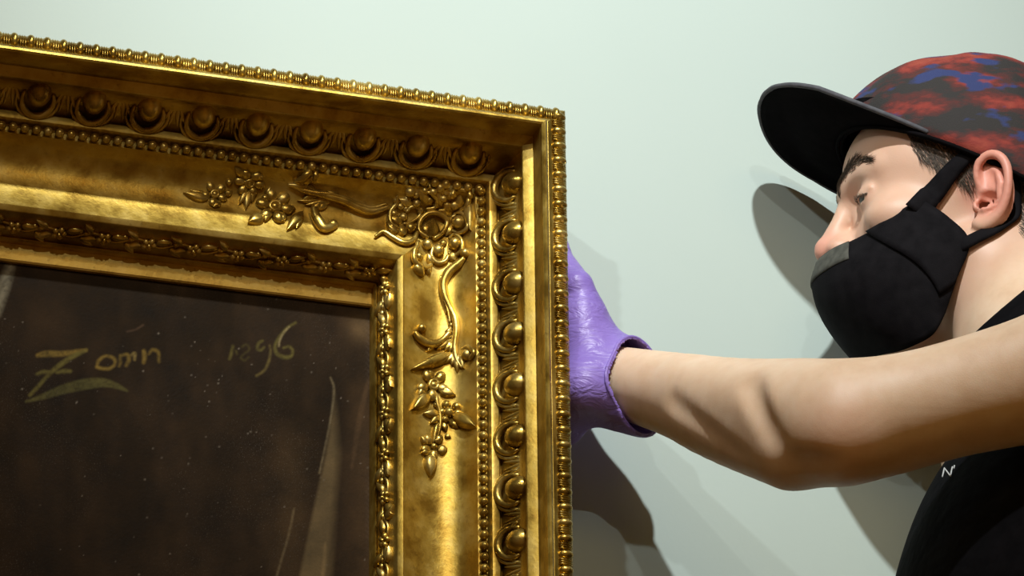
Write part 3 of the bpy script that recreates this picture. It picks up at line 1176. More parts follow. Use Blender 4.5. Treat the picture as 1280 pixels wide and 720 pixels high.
def surface_net(f, lo, hi, res, block=8, margin=1.9):
    lo = np.array(lo, float); hi = np.array(hi, float)
    nb = np.ceil((hi - lo) / (res * block)).astype(int)
    N = nb * block
    ax = [lo[i] + res * np.arange(N[i]) for i in range(3)]
    bc = [lo[i] + res * block * (np.arange(nb[i]) + .5) for i in range(3)]
    B = np.stack(np.meshgrid(*bc, indexing='ij'), -1).reshape(-1, 3)
    dB = f(B)
    act = np.abs(dB) < res * block * .87 * margin
    V = np.repeat(np.repeat(np.repeat(dB.reshape(nb), block, 0), block, 1), block, 2).astype(np.float32)
    ids = np.argwhere(act.reshape(nb))
    off = np.stack(np.meshgrid(*[np.arange(block)] * 3, indexing='ij'), -1).reshape(-1, 3)
    for c0 in range(0, len(ids), 1500):
        I = (ids[c0:c0 + 1500, None, :] * block + off[None]).reshape(-1, 3)
        V[I[:, 0], I[:, 1], I[:, 2]] = f(lo + I * res)
    ins = V < 0
    cells = np.zeros(N - 1, np.uint8)
    for dx in (0, 1):
        for dy in (0, 1):
            for dz_ in (0, 1):
                cells += ins[dx:N[0] - 1 + dx, dy:N[1] - 1 + dy, dz_:N[2] - 1 + dz_]
    C = np.argwhere((cells > 0) & (cells < 8))
    vid = np.full(N - 1, -1, np.int64)
    vid[C[:, 0], C[:, 1], C[:, 2]] = np.arange(len(C))
    acc = np.zeros((len(C), 3)); cnt = np.zeros(len(C))
    cor = [(0, 0, 0), (1, 0, 0), (0, 1, 0), (1, 1, 0), (0, 0, 1), (1, 0, 1), (0, 1, 1), (1, 1, 1)]
    for i in range(8):
        for j in range(i + 1, 8):
            a, b_ = np.array(cor[i]), np.array(cor[j])
            if np.abs(a - b_).sum() != 1: continue
            va = V[C[:, 0] + a[0], C[:, 1] + a[1], C[:, 2] + a[2]]
            vb = V[C[:, 0] + b_[0], C[:, 1] + b_[1], C[:, 2] + b_[2]]
            s_ = (va < 0) != (vb < 0)
            t = np.where(s_, va / np.where(va == vb, 1, va - vb), 0)
            acc[s_] += (a + t[:, None] * (b_ - a))[s_]
            cnt[s_] += 1
    verts = lo + (C + acc / cnt[:, None]) * res
    quads_ = []
    for axis in range(3):
        o1, o2 = (axis + 1) % 3, (axis + 2) % 3
        sl = [slice(None)] * 3; sl2 = [slice(None)] * 3
        sl[axis] = slice(0, -1); sl2[axis] = slice(1, None)
        E = np.argwhere(ins[tuple(sl)] != ins[tuple(sl2)])
        E = E[(E[:, o1] > 0) & (E[:, o2] > 0) & (E[:, o1] < N[o1] - 1) & (E[:, o2] < N[o2] - 1) & (E[:, axis] < N[axis] - 1)]
        q = []
        for d1, d2 in ((-1, -1), (0, -1), (0, 0), (-1, 0)):
            e = E.copy(); e[:, o1] += d1; e[:, o2] += d2
            q.append(vid[e[:, 0], e[:, 1], e[:, 2]])
        q = np.stack(q, 1)
        flip = ~ins[E[:, 0], E[:, 1], E[:, 2]]
        q[flip] = q[flip][:, ::-1]
        quads_.append(q)
    quads_ = np.concatenate(quads_)
    quads_ = quads_[(quads_ >= 0).all(1)]
    return verts, quads_


def keep(v, q, mask):
    q = q[mask[q].all(1)]
    used = np.unique(q)
    re = np.full(len(v), -1, np.int64); re[used] = np.arange(len(used))
    return v[used], re[q]


def grad(f, p, e=.05):
    g_ = np.stack([f(p + e * np.eye(3)[i]) - f(p - e * np.eye(3)[i]) for i in range(3)], 1)
    return g_ / (np.linalg.norm(g_, axis=1, keepdims=True) + 1e-9)


def snap(f, p, off=0., it=6):
    p = np.array(p, float)
    for _ in range(it):
        p = p - grad(f, p) * (f(p) - off)[:, None]
    return p


def groove(px0, py0, px1, py1, r, out, k):
    e = []
    for x, y in ((px0, py0), (px1, py1)):
        q = to_local(at(x, y, ARM_H(x)))[None] + CAMDIR * 5
        q = snap(arm_sdf, q, 0)
        e.append(q[0] + grad(arm_sdf, q)[0] * out)
    return e[0], e[1], r, k


GROOVES = [groove(955, 490, 985, 545, .9, .80, 1.1), groove(850, 500, 940, 565, .7, .70, .9), groove(1000, 575, 1045, 590, .9, .95, 1.0)]
PERSON = bpy.data.objects.new('person', None)
COL.objects.link(PERSON)
PERSON.location = (HO.x + .04, -H_MID, 0)
tag(PERSON, 'person in patterned cap, black face mask and purple glove pushing the gilt frame', 'person')
PINV = -np.array(PERSON.location)


def pmesh(name, loc_verts, quads_, mat, parent=None, smooth=True):
    return fast_mesh(name, to_world(loc_verts) + PINV, quads_, mat, parent or PERSON, smooth)


# ---- skin
SKIN, nt, b = material('skin', (.55, .33, .22), .5)
p = position(nt)
base = ramp(nt, noise(nt, p, 45, 5, .6), [(.3, (.74, .51, .34)), (.5, (.80, .575, .40)), (.72, (.84, .63, .46))])
fine = noise(nt, p, 900, 3)


def near_point(nt, pos, c_, r0, r1, amount):
    v_ = nt.nodes.new('ShaderNodeVectorMath'); v_.operation = 'DISTANCE'
    nt.links.new(pos, v_.inputs[0]); v_.inputs[1].default_value = tuple(c_)
    r_ = nt.nodes.new('ShaderNodeMapRange'); r_.interpolation_type = 'SMOOTHSTEP'
    r_.inputs[1].default_value = r0; r_.inputs[2].default_value = r1
    r_.inputs[3].default_value = amount; r_.inputs[4].default_value = 0
    nt.links.new(v_.outputs['Value'], r_.inputs[0])
    return r_.outputs[0]


base = mix(nt, near_point(nt, p, to_world((4, 1, 2)), .10, .155, .8), base, (.64, .385, .275))
for c_, r0, r1, am in ((to_world((11.6, 0, -.2)), .006, .028, .6), (to_world(EAR_O + EAR_M @ np.array((1.8, 1.6, .8))), .022, .046, .85),
                       (np.array(at(1052, 540, .345)), .005, .05, .22)):
    base = mix(nt, near_point(nt, p, c_, r0, r1, am), base, (.68, .27, .20))
nt.links.new(base, b.inputs['Base Color'])
b.inputs['Subsurface Weight'].default_value = .12
b.inputs['Subsurface Radius'].default_value = (.008, .003, .0015)
b.inputs['Subsurface Scale'].default_value = 1
bump(nt, b, fine, .10, .001)

CUT = -13.5


def head_body_sdf(p):
    d = head_sdf(p)
    d = smin(d, torso_sdf(p), 2.5)
    return smin(d, bounded(arm_sdf, p, SHO_L, 12), 2.0)


v1, q1 = surface_net(head_body_sdf, (-14, -12, CUT - .6), (14, 12, 15), .15)
v1, q1 = keep(v1, q1, v1[:, 2] > CUT - .25)
v2, q2 = surface_net(body_sdf, (-24, -30, -100), (46, 42, CUT + 6), .32)
v2, q2 = keep(v2, q2, ((v2[:, 2] < CUT + .2) | (np.abs(v2[:, 1]) > 11.5) | (v2[:, 0] > 13.5)) & (v2[:, 2] > -99))
BODY = pmesh('body', np.concatenate([v1, v2]), np.concatenate([q1, q2 + len(v1)]), SKIN)

# ---- purple glove on the pushing hand
GLOVE, nt, b = material('nitrile_glove', (.30, .20, .62), .42)
p = position(nt)
nt.links.new(ramp(nt, noise(nt, p, 30, 4), [(.3, (.235, .155, .52)), (.7, (.30, .205, .62))]), b.inputs['Base Color'])
wv = nt.nodes.new('ShaderNodeTexNoise'); wv.inputs['Scale'].default_value = 70; wv.inputs['Distortion'].default_value = 2.2; wv.inputs['Detail'].default_value = 3
mp = nt.nodes.new('ShaderNodeMapping'); mp.inputs["Scale"].default_value = (.5, .5, 1.3); mp.inputs['Rotation'].default_value = (0, .5, 0)
nt.links.new(p, mp.inputs[0]); nt.links.new(mp.outputs[0], wv.inputs['Vector'])
bump(nt, b, wv.outputs[0], .35, .006)

W_ = at(785, 479, .095)


def wl(x, h, z):
    return to_local((x, -h, z))


def glove_sdf(p):
    wz = W_.z
    cuff = [tuple(to_local(at(818, 487, .123))) + (3.3,), tuple(to_local(at(792, 481, .104))) + (3.1,), tuple(to_local(at(768, 474, .09))) + (2.95,)]
    d = chain(p, cuff)
    d = smin(d, cap(p, to_local(at(800, 500, .11)), to_local(at(775, 498, .10)), 2.5, 2.3), 1.0)
    pal = cap(p, to_local(at(768, 472, .09)), wl(.026, .066, wz + .045), 3.0, 2.2)
    d = smin(d, pal, 1.2)
    d = smin(d, cap(p, wl(.0225, .108, wz - .014), wl(.0225, .045, wz - .014), 2.05, 2.1), 1.5)
    d = smin(d, cap(p, wl(.030, .098, wz - .004), wl(.024, .098, wz + .05), 2.1, 1.6), 1.2)
    kn = [(.100, 0.070, .058), (.082, .078, .070), (.064, .081, .074), (.047, .078, .066)]
    for h, dz_, ln in kn:
        k0 = wl(.020, h, wz + dz_ + .005)
        d = smin(d, cap(p, to_local(at(762, 470, .088)), k0, 1.7, 1.15), .8)
        m_ = wl(.0125, h - .018, wz + dz_ + .005 + ln * .5)
        e = wl(.0105, h - .030, wz + dz_ + .005 + ln)
        d = smin(d, chain(p, [tuple(k0) + (1.1,), tuple(m_) + (.98,), tuple(e) + (.85,)]), .25)
    t0 = wl(.028, .045, wz + .005); t1 = wl(.018, .026, wz + .03); t2 = wl(.0125, .020, wz + .055)
    d = smin(d, chain(p, [tuple(t0) + (1.7,), tuple(t1) + (1.1,), tuple(t2) + (.9,)]), .6)
    # stay on the outside of the frame's side
    xw = p @ MH[:, 0] * HS + HO.x
    d = smax(d, (.0005 - xw) / HS, .2)
    # cuff opening
    return smax(d, (p - CUFF_O) @ CUFF_N, .1)


_c = to_local(at(795, 482, .105))
_top = to_local(at(803, 434, ARM_H(795)))
_bot = to_local(at(801, 533, ARM_H(795)))
_near = to_local(at(770, 482, ARM_H(775))) + CAMDIR * 4.3
_near = to_local(Vector(to_world(_near)) + (CAM_R * 0))
CUFF_N = np.cross(_bot - _top, _near - _top)
CUFF_N /= np.linalg.norm(CUFF_N)
if CUFF_N @ (np.array(ARM[4][:3]) - _c) < 0:
    CUFF_N = -CUFF_N
CUFF_O = _top
bb = np.array([wl(x, h, W_.z + z) for x in (-.01, .12) for h in (-.02, .2) for z in (-.07, .17)])
gv, gq = surface_net(glove_sdf, bb.min(0), bb.max(0), .16)
# leave the opening as an opening
qc = gv[gq].mean(1)
nrm_ = np.cross(gv[gq[:, 1]] - gv[gq[:, 0]], gv[gq[:, 2]] - gv[gq[:, 0]])
nrm_ /= np.linalg.norm(nrm_, axis=1, keepdims=True) + 1e-9
gq = gq[~(((qc - CUFF_O) @ CUFF_N > -.12) & (np.abs(nrm_ @ CUFF_N) > .8))]
glove = pmesh('glove', gv, gq, GLOVE)
tag(glove, 'purple nitrile glove')
md = glove.modifiers.new('thickness', 'SOLIDIFY'); md.thickness = .0012; md.offset = 1
# rolled lip along the opening
ring = []
ax1 = np.cross(CUFF_N, (0, 0, 1.)); ax1 /= np.linalg.norm(ax1); ax2 = np.cross(CUFF_N, ax1)
cc = _c - CUFF_N * ((_c - CUFF_O) @ CUFF_N)
for k in range(49):
    a = 2 * math.pi * k / 48
    d_ = ax1 * math.cos(a) + ax2 * math.sin(a)
    lo_, hi_ = .5, 8.
    for _ in range(24):
        mid = (lo_ + hi_) / 2
        if glove_sdf((cc + d_ * mid - CUFF_N * .35)[None])[0] < 0: lo_ = mid
        else: hi_ = mid
    ring.append(to_world(cc + d_ * lo_ - CUFF_N * .1) + PINV)
v_, f_ = tube(ring, [.0014] * 49, 6, cap=False)
link('cuff_lip', v_, f_, GLOVE, glove)

# ---- sleeveless shirt
SHIRT, nt, b = material('black_jersey', (.008, .008, .010), .85, 0, .06)
p = position(nt)
nt.links.new(ramp(nt, noise(nt, p, 60, 4), [(.3, (.003, .003, .004)), (.7, (.006, .0055, .007))]), b.inputs['Base Color'])
bump(nt, b, noise(nt, p, 30, 3), .3, .01)


def shirt_sdf(p):
    core = ell(p, body_pt(0, 0, -40.5), np.array((11.5, 15.6, 20.5)), BM)
    core = smin(core, ell(p, body_pt(0, 0, -62), np.array((12.4, 16.4, 24)), BM), 5)
    core = smin(core, torso_sdf(p) - .5, .8)
    wob = .25 * np.sin(p[:, 2] * .55 + p[:, 1] * .25) * np.clip((-p[:, 2] - 28) / 10, 0, 1)
    core = core + wob
    core = smin(core, neck_sdf(p) - .5, 2.2)
    core = smax(core, (p - body_pt(1.5, 0, -9.4)) @ (BM @ np.array((.66, 0, .75))), .15)
    core = smax(core, p[:, 2] + 6.5, .2)
    core = smax(core, np.minimum((p - body_pt(0, 13.2, -20)) @ (BM @ np.array((.25, .97, .0))), p[:, 2] + 26.5), .3)
    core = smax(core, np.minimum((p - body_pt(0, -12.5, -20)) @ (BM @ np.array((.15, -.98, .0))), p[:, 2] + 31), .3)
    return smax(core, -78 - p[:, 2], .3)


_bb = np.array([body_pt(a, b__, c__) for a in (-18, 18) for b__ in (-22, 22) for c__ in (-80, -4)])
BLO, BHI = _bb.min(0), _bb.max(0)
sv, sq = surface_net(shirt_sdf, BLO, BHI, .4)
shirt = pmesh('tank_top', sv, sq, SHIRT)
tag(shirt, 'black sleeveless shirt')

# ---- trousers and shoes
TROU, nt, b = material('dark_trousers', (.02, .02, .025), .9)
nt.links.new(ramp(nt, noise(nt, position(nt), 40, 4), [(.3, (.016, .016, .02)), (.7, (.024, .024, .03))]), b.inputs['Base Color'])
FLOOR_U = -HO.z / HS
FL_CM = -HO.z * 100
LEGS = [(body_pt(-2, s_ * 8, -88), body_pt(1, s_ * 9, (-88 + FL_CM) / 2 + 2), body_pt(-3, s_ * 10, FL_CM + 9)) for s_ in (1, -1)]


def trouser_sdf(p):
    d = ell(p, body_pt(-1, 0, -84), np.array((12.2, 15.8, 14)), BM)
    for a, k, e in LEGS:
        d = smin(d, cap(p, a, k, 9.2, 6.6), 2.5)
        d = smin(d, cap(p, k, e, 6.6, 5.2), 1.5)
    d = smax(d, p[:, 2] + 76, .4)
    return smax(d, (FLOOR_U + 5.5) - p[:, 2], .3)


_lo, _hi = body_pt(-22, -22, 0), body_pt(22, 22, 0)
_lo, _hi = np.minimum(_lo, _hi) - 8, np.maximum(_lo, _hi) + 8
tv, tq = surface_net(trouser_sdf, (_lo[0], _lo[1], FLOOR_U + 2), (_hi[0], _hi[1], -72), .8)
pmesh('trousers', tv, tq, TROU)
SHOE, nt, b = material('black_leather_shoe', (.015, .014, .013), .4)
nt.links.new(ramp(nt, noise(nt, position(nt), 80, 4), [(.3, (.012, .011, .01)), (.7, (.02, .018, .016))]), b.inputs['Base Color'])
for s_ in (1, -1):
    def shoe_sdf(p, s_=s_):
        z = FL_CM
        d = cap(p, body_pt(-6.5, s_ * 11, z + 4), body_pt(4, s_ * 12, z + 3.2), 4.3, 4.0)
        d = smin(d, cap(p, body_pt(-5, s_ * 11, z + 8), body_pt(-5, s_ * 11, z + 4), 4.2, 4.3), 2)
        d = smin(d, ell(p, body_pt(11, s_ * 12.2, z + 2.2), np.array((7, 4.4, 3.4)), BM), 2.5)
        return smax(d, FLOOR_U + .05 - p[:, 2], .2)
    c0 = body_pt(2, s_ * 11.5, FL_CM + 5)
    v_, q_ = surface_net(shoe_sdf, c0 - np.array((24, 24, 8)), c0 + np.array((24, 24, 12)), .6)
    pmesh('shoe', v_, q_, SHOE)

# ---- eyes, lashes, brows, hair
EYEM, nt, b = material('eye', (.03, .02, .015), .3)
p = coords(nt)
nt.links.new(ramp(nt, noise(nt, p, 60, 2), [(.4, (.012, .008, .006)), (.6, (.03, .02, .014))]), b.inputs['Base Color'])
for s_ in (1, -1):
    v_, f_ = spheroid(1.14, 1.14, 1.14, 16, 10)
    o = link('eye', to_world(np.array(v_) + np.array((7.62, s_ * 2.97, 2.9))) + PINV, f_, EYEM, PERSON)
HAIRM, nt, b = material('brown_hair', (.06, .04, .025), .55)
nt.links.new(ramp(nt, noise(nt, position(nt), 420, 4), [(.32, (.035, .023, .015)), (.5, (.08, .055, .036)), (.68, (.22, .16, .11))]), b.inputs['Base Color'])


def strands(name, roots, dirs, lens, r0, f, mat, off=.03, seg=4):
    """hair strands as thin three-sided tapering tubes following the surface field f"""
    V, Q = [], []
    P = roots.copy()
    D = dirs / (np.linalg.norm(dirs, axis=1, keepdims=True) + 1e-9)
    n = len(P)
    ringpts = []
    for k in range(seg):
        ringpts.append(P.copy())
        g_ = grad(f, P)
        D = D - g_ * (D * g_).sum(1, keepdims=True) * .85
        D /= np.linalg.norm(D, axis=1, keepdims=True) + 1e-9
        P = P + D * (lens / (seg - 1))[:, None] + g_ * (.02 + .018 * k)
    for k in range(seg):
        g_ = grad(f, ringpts[k])
        t_ = np.cross(g_, D)
        rr = r0 * (1 - .8 * k / (seg - 1))
        for a in (90, 210, 330):
            V.append(ringpts[k] + (g_ * math.sin(math.radians(a)) + t_ * math.cos(math.radians(a))) * rr)
    V = np.stack(V, 1)               # n, seg*3, 3
    base_ = (np.arange(n) * seg * 3)[:, None]
    for k in range(seg - 1):
        for a in range(3):
            b2 = (a + 1) % 3
            Q.append(base_ + np.array([k * 3 + a, k * 3 + b2, k * 3 + 3 + b2, k * 3 + 3 + a]))
    return pmesh(name, V.reshape(-1, 3), np.concatenate(Q), mat, smooth=True)


def base_u(f):
    return 3.9 + .52 * f                      # plane of the cap's lower edge


fh = lambda p_: head_sdf(p_)
# scalp hair below the cap: temple, sideburn and nape
cand = v1[(v1[:, 2] < base_u(v1[:, 0]) + 1.0)]
f_, l_, u_ = cand[:, 0], np.abs(cand[:, 1]), cand[:, 2]
side = (l_ > 4.5) & (f_ > .3) & (f_ < 5.6 - .25 * (9 - u_) - .0 * l_) & (u_ > 1.4 + .75 * f_) & (l_ < 7.6)
nape = (f_ < -2.9) & (u_ > -2.4) & (l_ < 7.7)
roots = cand[side | nape]
roots = snap(fh, roots[rng.choice(len(roots), 9000)] + rng.normal(0, .08, (9000, 3)), 0, 2)
dirs = np.stack([-.5 + rng.normal(0, .16, len(roots)), rng.normal(0, .1, len(roots)), -1 + rng.normal(0, .2, len(roots))], 1)
hair = strands('hair', roots, dirs, rng.uniform(.7, 1.6, len(roots)), .026, fh, HAIRM)
tag(hair, 'short brown hair', kind='stuff')
for s_ in (1, -1):
    R, D = [], []
    crv = np.array(spline([(9.95, .7, 4.6, .5), (9.8, 1.6, 5.45, .55), (9.2, 2.8, 5.85, .5), (8.3, 4.0, 5.65, .36), (7.5, 4.8, 5.15, .15)], 40))
    for k in range(560):
        i = rng.integers(0, 38)
        c_ = crv[i, :3] + np.array((0, 0, rng.normal(0, .55) * crv[i, 3]))
        R.append(c_ * (1, s_, 1))
        t_ = crv[i + 1, :3] - crv[i, :3]
        t_ = t_ / np.linalg.norm(t_)
        D.append((t_ + np.array((0, 0, rng.uniform(.0, .45)))) * (1, s_, 1))
    R = snap(fh, np.array(R), 0)
    strands('eyebrow', R, np.array(D), rng.uniform(.4, .85, len(R)), .02, fh, HAIRM)
    crv = np.array(spline([(8.75, 2.25, 2.85), (8.9, 2.8, 2.86), (8.8, 3.4, 2.86), (8.4, 3.9, 2.84), (8.1, 4.2, 2.8)], 60))
    R = snap(fh, crv * (1, s_, 1) + rng.normal(0, .03, crv.shape), .02)
    D = np.tile(np.array((.8, s_ * .25, -.55)), (len(R), 1)) + rng.normal(0, .1, R.shape)
    strands('eyelashes', R, D, rng.uniform(.22, .4, len(R)), .03, fh, HAIRM, seg=3)

# ---- cap
CAPM, nt, b = material('patterned_cap_cloth', (.05, .04, .04), .85)
c = coords(nt, 'Object', (1.0, 1.0, 2.1), (0, .42, 0))
n1 = noise(nt, c, 17, 4, .6)
n2n = nt.nodes.new('ShaderNodeTexNoise'); n2n.inputs['Scale'].default_value = 26; n2n.inputs['Detail'].default_value = 3
off = nt.nodes.new('ShaderNodeVectorMath'); off.inputs[1].default_value = (5.3, 2.2, 7.7)
nt.links.new(c, off.inputs[0]); nt.links.new(off.outputs[0], n2n.inputs['Vector'])
col_ = ramp(nt, n1, [(.45, (.022, .019, .018)), (.53, (.085, .016, .013)), (.60, (.22, .026, .017)), (.68, (.29, .05, .028))])
col_ = mix(nt, ramp(nt, n2n.outputs[0], [(.57, (0, 0, 0)), (.63, (1, 1, 1))]), col_, (.022, .034, .12))
nt.links.new(col_, b.inputs['Base Color'])
bump(nt, b, noise(nt, coords(nt), 900, 2), .25, .002)
BRIM, nt, b = material('black_brim_cloth', (.012, .011, .012), .9, 0, .03)
nt.links.new(ramp(nt, noise(nt, position(nt), 120, 4), [(.3, (.003, .003, .003)), (.7, (.006, .005, .006))]), b.inputs['Base Color'])
PIPE, nt, b = material('cap_edge_tape', (.07, .07, .08), .8)
nt.links.new(ramp(nt, noise(nt, position(nt), 160, 3), [(.3, (.05, .05, .06)), (.7, (.09, .09, .10))]), b.inputs['Base Color'])


def cap_ring(th):
    c_, s_ = math.cos(th), math.sin(th)
    af = 10.0 if c_ > 0 else 10.3
    e = 2.15
    r_ = (abs(c_) ** e + abs(s_) ** e) ** (-1 / e)
    return af * c_ * r_, 8.05 * s_ * r_


NT, NP = 72, 18
cv_ = []
for j in range(NP + 1):
    ph = j / NP
    for i in range(NT):
        th = 2 * math.pi * i / NT
        f0, l0 = cap_ring(th)
        ang = ph * math.pi / 2
        rr = math.cos(ang) ** .72
        hh = math.sin(ang) ** .92
        f1 = f0 * rr - .7 * (1 - rr)
        l1 = l0 * rr
        top = 15.5 - .05 * f1
        u0 = base_u(f0)
        seam = 1 - .012 * math.exp(-((((th + math.pi / 6) % (math.pi / 3)) - math.pi / 6) / .05) ** 2) * math.sin(ang * 2)
        wr = .10 * math.sin(5 * th + 7 * ph) * math.sin(math.pi * ph) + .08 * math.sin(11 * th - 4 * ph) * math.sin(math.pi * ph)
        cv_.append((f1 * seam + wr * .6, l1 * seam + wr * (1 if l1 > 0 else -1) * .6, u0 + (top - u0) * hh + wr * .5))
cq = [(j * NT + i, j * NT + (i + 1) % NT, (j + 1) * NT + (i + 1) % NT, (j + 1) * NT + i) for j in range(NP) for i in range(NT)]
capo = link('cap', to_world(np.array(cv_)) + PINV, cq, CAPM, PERSON)
tag(capo, 'dark baseball cap with red and blue blotches')
md = capo.modifiers.new('thickness', 'SOLIDIFY'); md.thickness = .0022; md.offset = -1
# sweatband inside the lower edge
sb, sq_ = [], []
for i in range(NT):
    f0, l0 = cap_ring(2 * math.pi * i / NT)
    for k, (sc, du) in enumerate(((.985, -.15), (.97, .9), (.955, 2.6))):
        sb.append((f0 * sc, l0 * sc, base_u(f0) + du))
for i in range(NT):
    for k in range(2):
        sq_.append((i * 3 + k, ((i + 1) % NT) * 3 + k, ((i + 1) % NT) * 3 + k + 1, i * 3 + k + 1))
sw = link('sweatband', to_world(np.array(sb)) + PINV, sq_, BRIM, capo)
sw.modifiers.new('thickness', 'SOLIDIFY').thickness = .002
# edge tape
tp = [to_world(np.array((cap_ring(2 * math.pi * i / 72)[0] * 1.004, cap_ring(2 * math.pi * i / 72)[1] * 1.004, base_u(cap_ring(2 * math.pi * i / 72)[0]) - .05))) + PINV for i in range(73)]
v_, f_ = tube(tp, [.0018] * 73, 6, cap=False)
link('edge_tape', v_, f_, BRIM, capo)
# brim
outline = np.array(spline([(3.6, 7.6), (7.2, 7.75), (10.6, 7.4), (13.5, 6.2), (15.3, 3.8), (16.0, 0), (15.3, -3.8), (13.5, -6.2), (10.6, -7.4), (7.2, -7.75), (3.6, -7.6)], 61))
brv, NR = [], 10
ths = np.linspace(math.radians(66), math.radians(-66), 61)
for i in range(61):
    fi, li = cap_ring(ths[i])
    for k in range(NR + 1):
        t_ = k / NR
        f1 = fi * .99 + (outline[i, 0] - fi * .99) * t_
        l1 = li * .99 + (outline[i, 1] - li * .99) * t_
        ui = base_u(fi)
        pl = 9.05 + .40 * (f1 - 9.4) + .05 * l1 + .55 * (1 - (l1 / 7) ** 2)
        edge = min(1, min(i, 60 - i) / 14) ** .7
        brv.append((f1, l1, ui + .1 + (pl - ui) * edge * min(1, t_ * 1.6) ** .9))
brq = [(i * (NR + 1) + k, (i + 1) * (NR + 1) + k, (i + 1) * (NR + 1) + k + 1, i * (NR + 1) + k + 1) for i in range(60) for k in range(NR)]
brim = link('brim', to_world(np.array(brv)) + PINV, brq, BRIM, capo)
md = brim.modifiers.new('thickness', 'SOLIDIFY'); md.thickness = .003; md.offset = 0
ed = [Vector(to_world(np.array(brv[i * (NR + 1) + NR])) + PINV) for i in range(61)]
v_, f_ = tube(ed, [.0021] * 61, 6)
link('brim_edge', v_, f_, PIPE, capo)
v_, f_ = spheroid(.55, .55, .32, 10, 6)
bt = link('cap_button', to_world(np.array(v_) + np.array((-.7, 0, 15.6))) + PINV, f_, CAPM, capo)

# ---- face mask: lofted from columns running top to bottom, rear edge to middle
MASKM, nt, b = material('black_mask_cloth', (.010, .009, .011), .8, 0, .08)
nt.links.new(ramp(nt, noise(nt, position(nt), 90, 4), [(.3, (.004, .0035, .0045)), (.7, (.009, .008, .0095))]), b.inputs['Base Color'])
bump(nt, b, noise(nt, position(nt), 1200, 2), .2, .001)
PATCH, nt, b = material('grey_mask_lining', (.06, .06, .05), .8)
nt.links.new(ramp(nt, noise(nt, position(nt), 140, 3), [(.3, (.035, .035, .028)), (.7, (.085, .085, .068))]), b.inputs['Base Color'])
cols = [[(4.3, 6.7, .8), (2.3, 7.25, -1.1), (.9, 7.4, -3.2), (1.9, 6.9, -5.8), (2.9, 6.2, -8.3)],
        [(6.9, 5.75, -.5), (6.0, 6.7, -2.4), (5.2, 7.1, -4.4), (4.3, 6.8, -7.2), (3.9, 6.0, -10.0)],
        [(9.0, 3.95, -.9), (9.0, 5.2, -2.9), (8.6, 5.7, -5.2), (7.4, 5.3, -8.2), (5.9, 4.4, -10.4)],
        [(10.9, 2.05, -.95), (11.2, 2.9, -2.9), (11.0, 3.1, -5.2), (9.4, 2.9, -8.0), (7.6, 2.4, -9.9)],
        [(12.0, 0, -1.15), (12.45, 0, -2.9), (11.9, 0, -5.2), (10.2, 0, -8.0), (8.8, 0, -9.3)]]
full = cols + [[(f0, -l0, u0) for f0, l0, u0 in c_] for c_ in cols[-2::-1]]
NCc, NRr = 57, 25
rows = [spline(c_, NRr) for c_ in full]
grid = np.array([spline([rows[k][j] for k in range(len(full))], NCc) for j in range(NRr)])     # row, col, 3


def sub_grid(name, r0, r1, c0, c1, mat, parent, push, thick, shape=None):
    sub = grid[r0:r1 + 1, c0:c1 + 1].copy()
    if shape is not None:
        sub = shape
    n0, n1 = sub.shape[:2]
    flat = sub.reshape(-1, 3)
    ctr = np.array((2.0, 0, -4.5))
    d_ = flat - ctr
    d_ /= np.linalg.norm(d_, axis=1, keepdims=True)
    flat = flat + d_ * push
    q_ = [(j * n1 + i, j * n1 + i + 1, (j + 1) * n1 + i + 1, (j + 1) * n1 + i) for j in range(n0 - 1) for i in range(n1 - 1)]
    o = link(name, to_world(flat) + PINV, q_, mat, parent)
    md = o.modifiers.new('thickness', 'SOLIDIFY'); md.thickness = thick; md.offset = 0
    return o


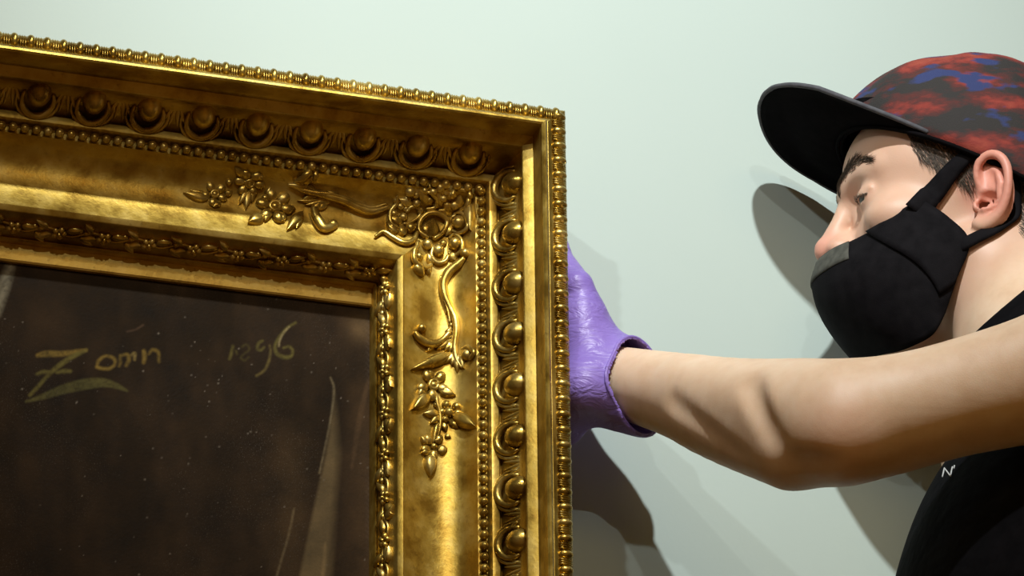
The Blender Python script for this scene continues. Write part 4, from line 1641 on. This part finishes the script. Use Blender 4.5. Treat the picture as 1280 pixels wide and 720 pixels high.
mask = sub_grid('face_mask', 0, NRr - 1, 0, NCc - 1, MASKM, PERSON, 0, .0018)
tag(mask, 'black cloth face mask')
sub_grid('nose_patch', 0, 6, 16, 40, PATCH, mask, .12, .0012)
for s_ in (1, -1):
    pan = []
    for j in range(0, 20):
        wdt = 11.5 * (1 - j / 30)
        row = []
        for i in range(9):
            x = i / 8 * wdt
            i0 = int(x); t_ = x - i0
            q_ = grid[j, i0] * (1 - t_) + grid[j, min(i0 + 1, NCc - 1)] * t_
            row.append(q_ * (1, s_, 1))
        pan.append(row)
    sub_grid('side_panel', 0, 0, 0, 0, MASKM, mask, .22, .0016, np.array(pan))
    loop = np.array(spline([(4.7, 6.75, -.2, 1.0), (3.5, 7.0, 1.2, .85), (1.9, 7.2, 3.0, .66), (.5, 7.2, 4.2, .5), (-.6, 7.0, 4.6, .42), (-1.9, 6.9, 3.9, .42), (-2.7, 6.9, 2.4, .42), (-2.9, 6.8, .6, .42), (-2.5, 6.7, -1.0, .42), (-1.3, 6.9, -2.3, .45), (.2, 7.25, -3.0, .5), (1.4, 7.4, -3.4, .5), (2.6, 7.1, -3.7, .45)], 56))
    P = loop[:, :3] * (1, s_, 1)

    nohead = head_core
    P = np.where((np.arange(56)[:, None] > 4) & (np.arange(56)[:, None] < 54), snap(nohead, P, .33), P)
    G = grad(nohead, P)
    T = np.gradient(P, axis=0); T /= np.linalg.norm(T, axis=1, keepdims=True)
    Wd = np.cross(G, T); Wd /= np.linalg.norm(Wd, axis=1, keepdims=True)
    rv_, rq_ = [], []
    for i in range(56):
        for a, bq in ((-1, 0), (-.5, .08), (0, .1), (.5, .08), (1, 0)):
            rv_.append(P[i] + Wd[i] * a * loop[i, 3] + G[i] * bq)
    rq_ = [(i * 5 + k, (i + 1) * 5 + k, (i + 1) * 5 + k + 1, i * 5 + k + 1) for i in range(55) for k in range(4)]
    o = link('ear_loop', to_world(np.array(rv_)) + PINV, rq_, MASKM, mask)
    md = o.modifiers.new('thickness', 'SOLIDIFY'); md.thickness = .0016; md.offset = 0

# ---- white print on the shirt
PRINT, nt, b = material('white_print', (.75, .75, .72), .7)
nt.links.new(ramp(nt, noise(nt, position(nt), 400, 2), [(.3, (.66, .66, .64)), (.7, (.8, .8, .78))]), b.inputs['Base Color'])


def on_shirt(px, py):
    d = np.array(to_local(CAM_POS + pix_dir(px, py))) - np.array(to_local(CAM_POS))
    d /= np.linalg.norm(d)
    o_ = np.array(to_local(CAM_POS))
    t_ = 300.
    for _ in range(60):
        s__ = shirt_sdf((o_ + d * t_)[None])[0]
        t_ += s__ * .7
        if abs(s__) < .01: break
    return o_ + d * (t_ - .12)


for name, segs in (('printed_letter', [((1178, 596), (1180.5, 585)), ((1180.5, 585), (1188, 595)), ((1188, 595), (1190.5, 583.5))]), ('printed_mark', [((1193, 582), (1192.3, 585.5))])):
    V_, F_ = [], []
    for a, b_ in segs:
        pts = [Vector(to_world(on_shirt(a[0] + (b_[0] - a[0]) * k / 3, a[1] + (b_[1] - a[1]) * k / 3)) + PINV) for k in range(4)]
        v_, f_ = tube(pts, [.0006] * 4, 5)
        o0 = len(V_)
        V_ += v_; F_ += [tuple(i + o0 for i in f) for f in f_]
    link(name, V_, F_, PRINT, shirt)
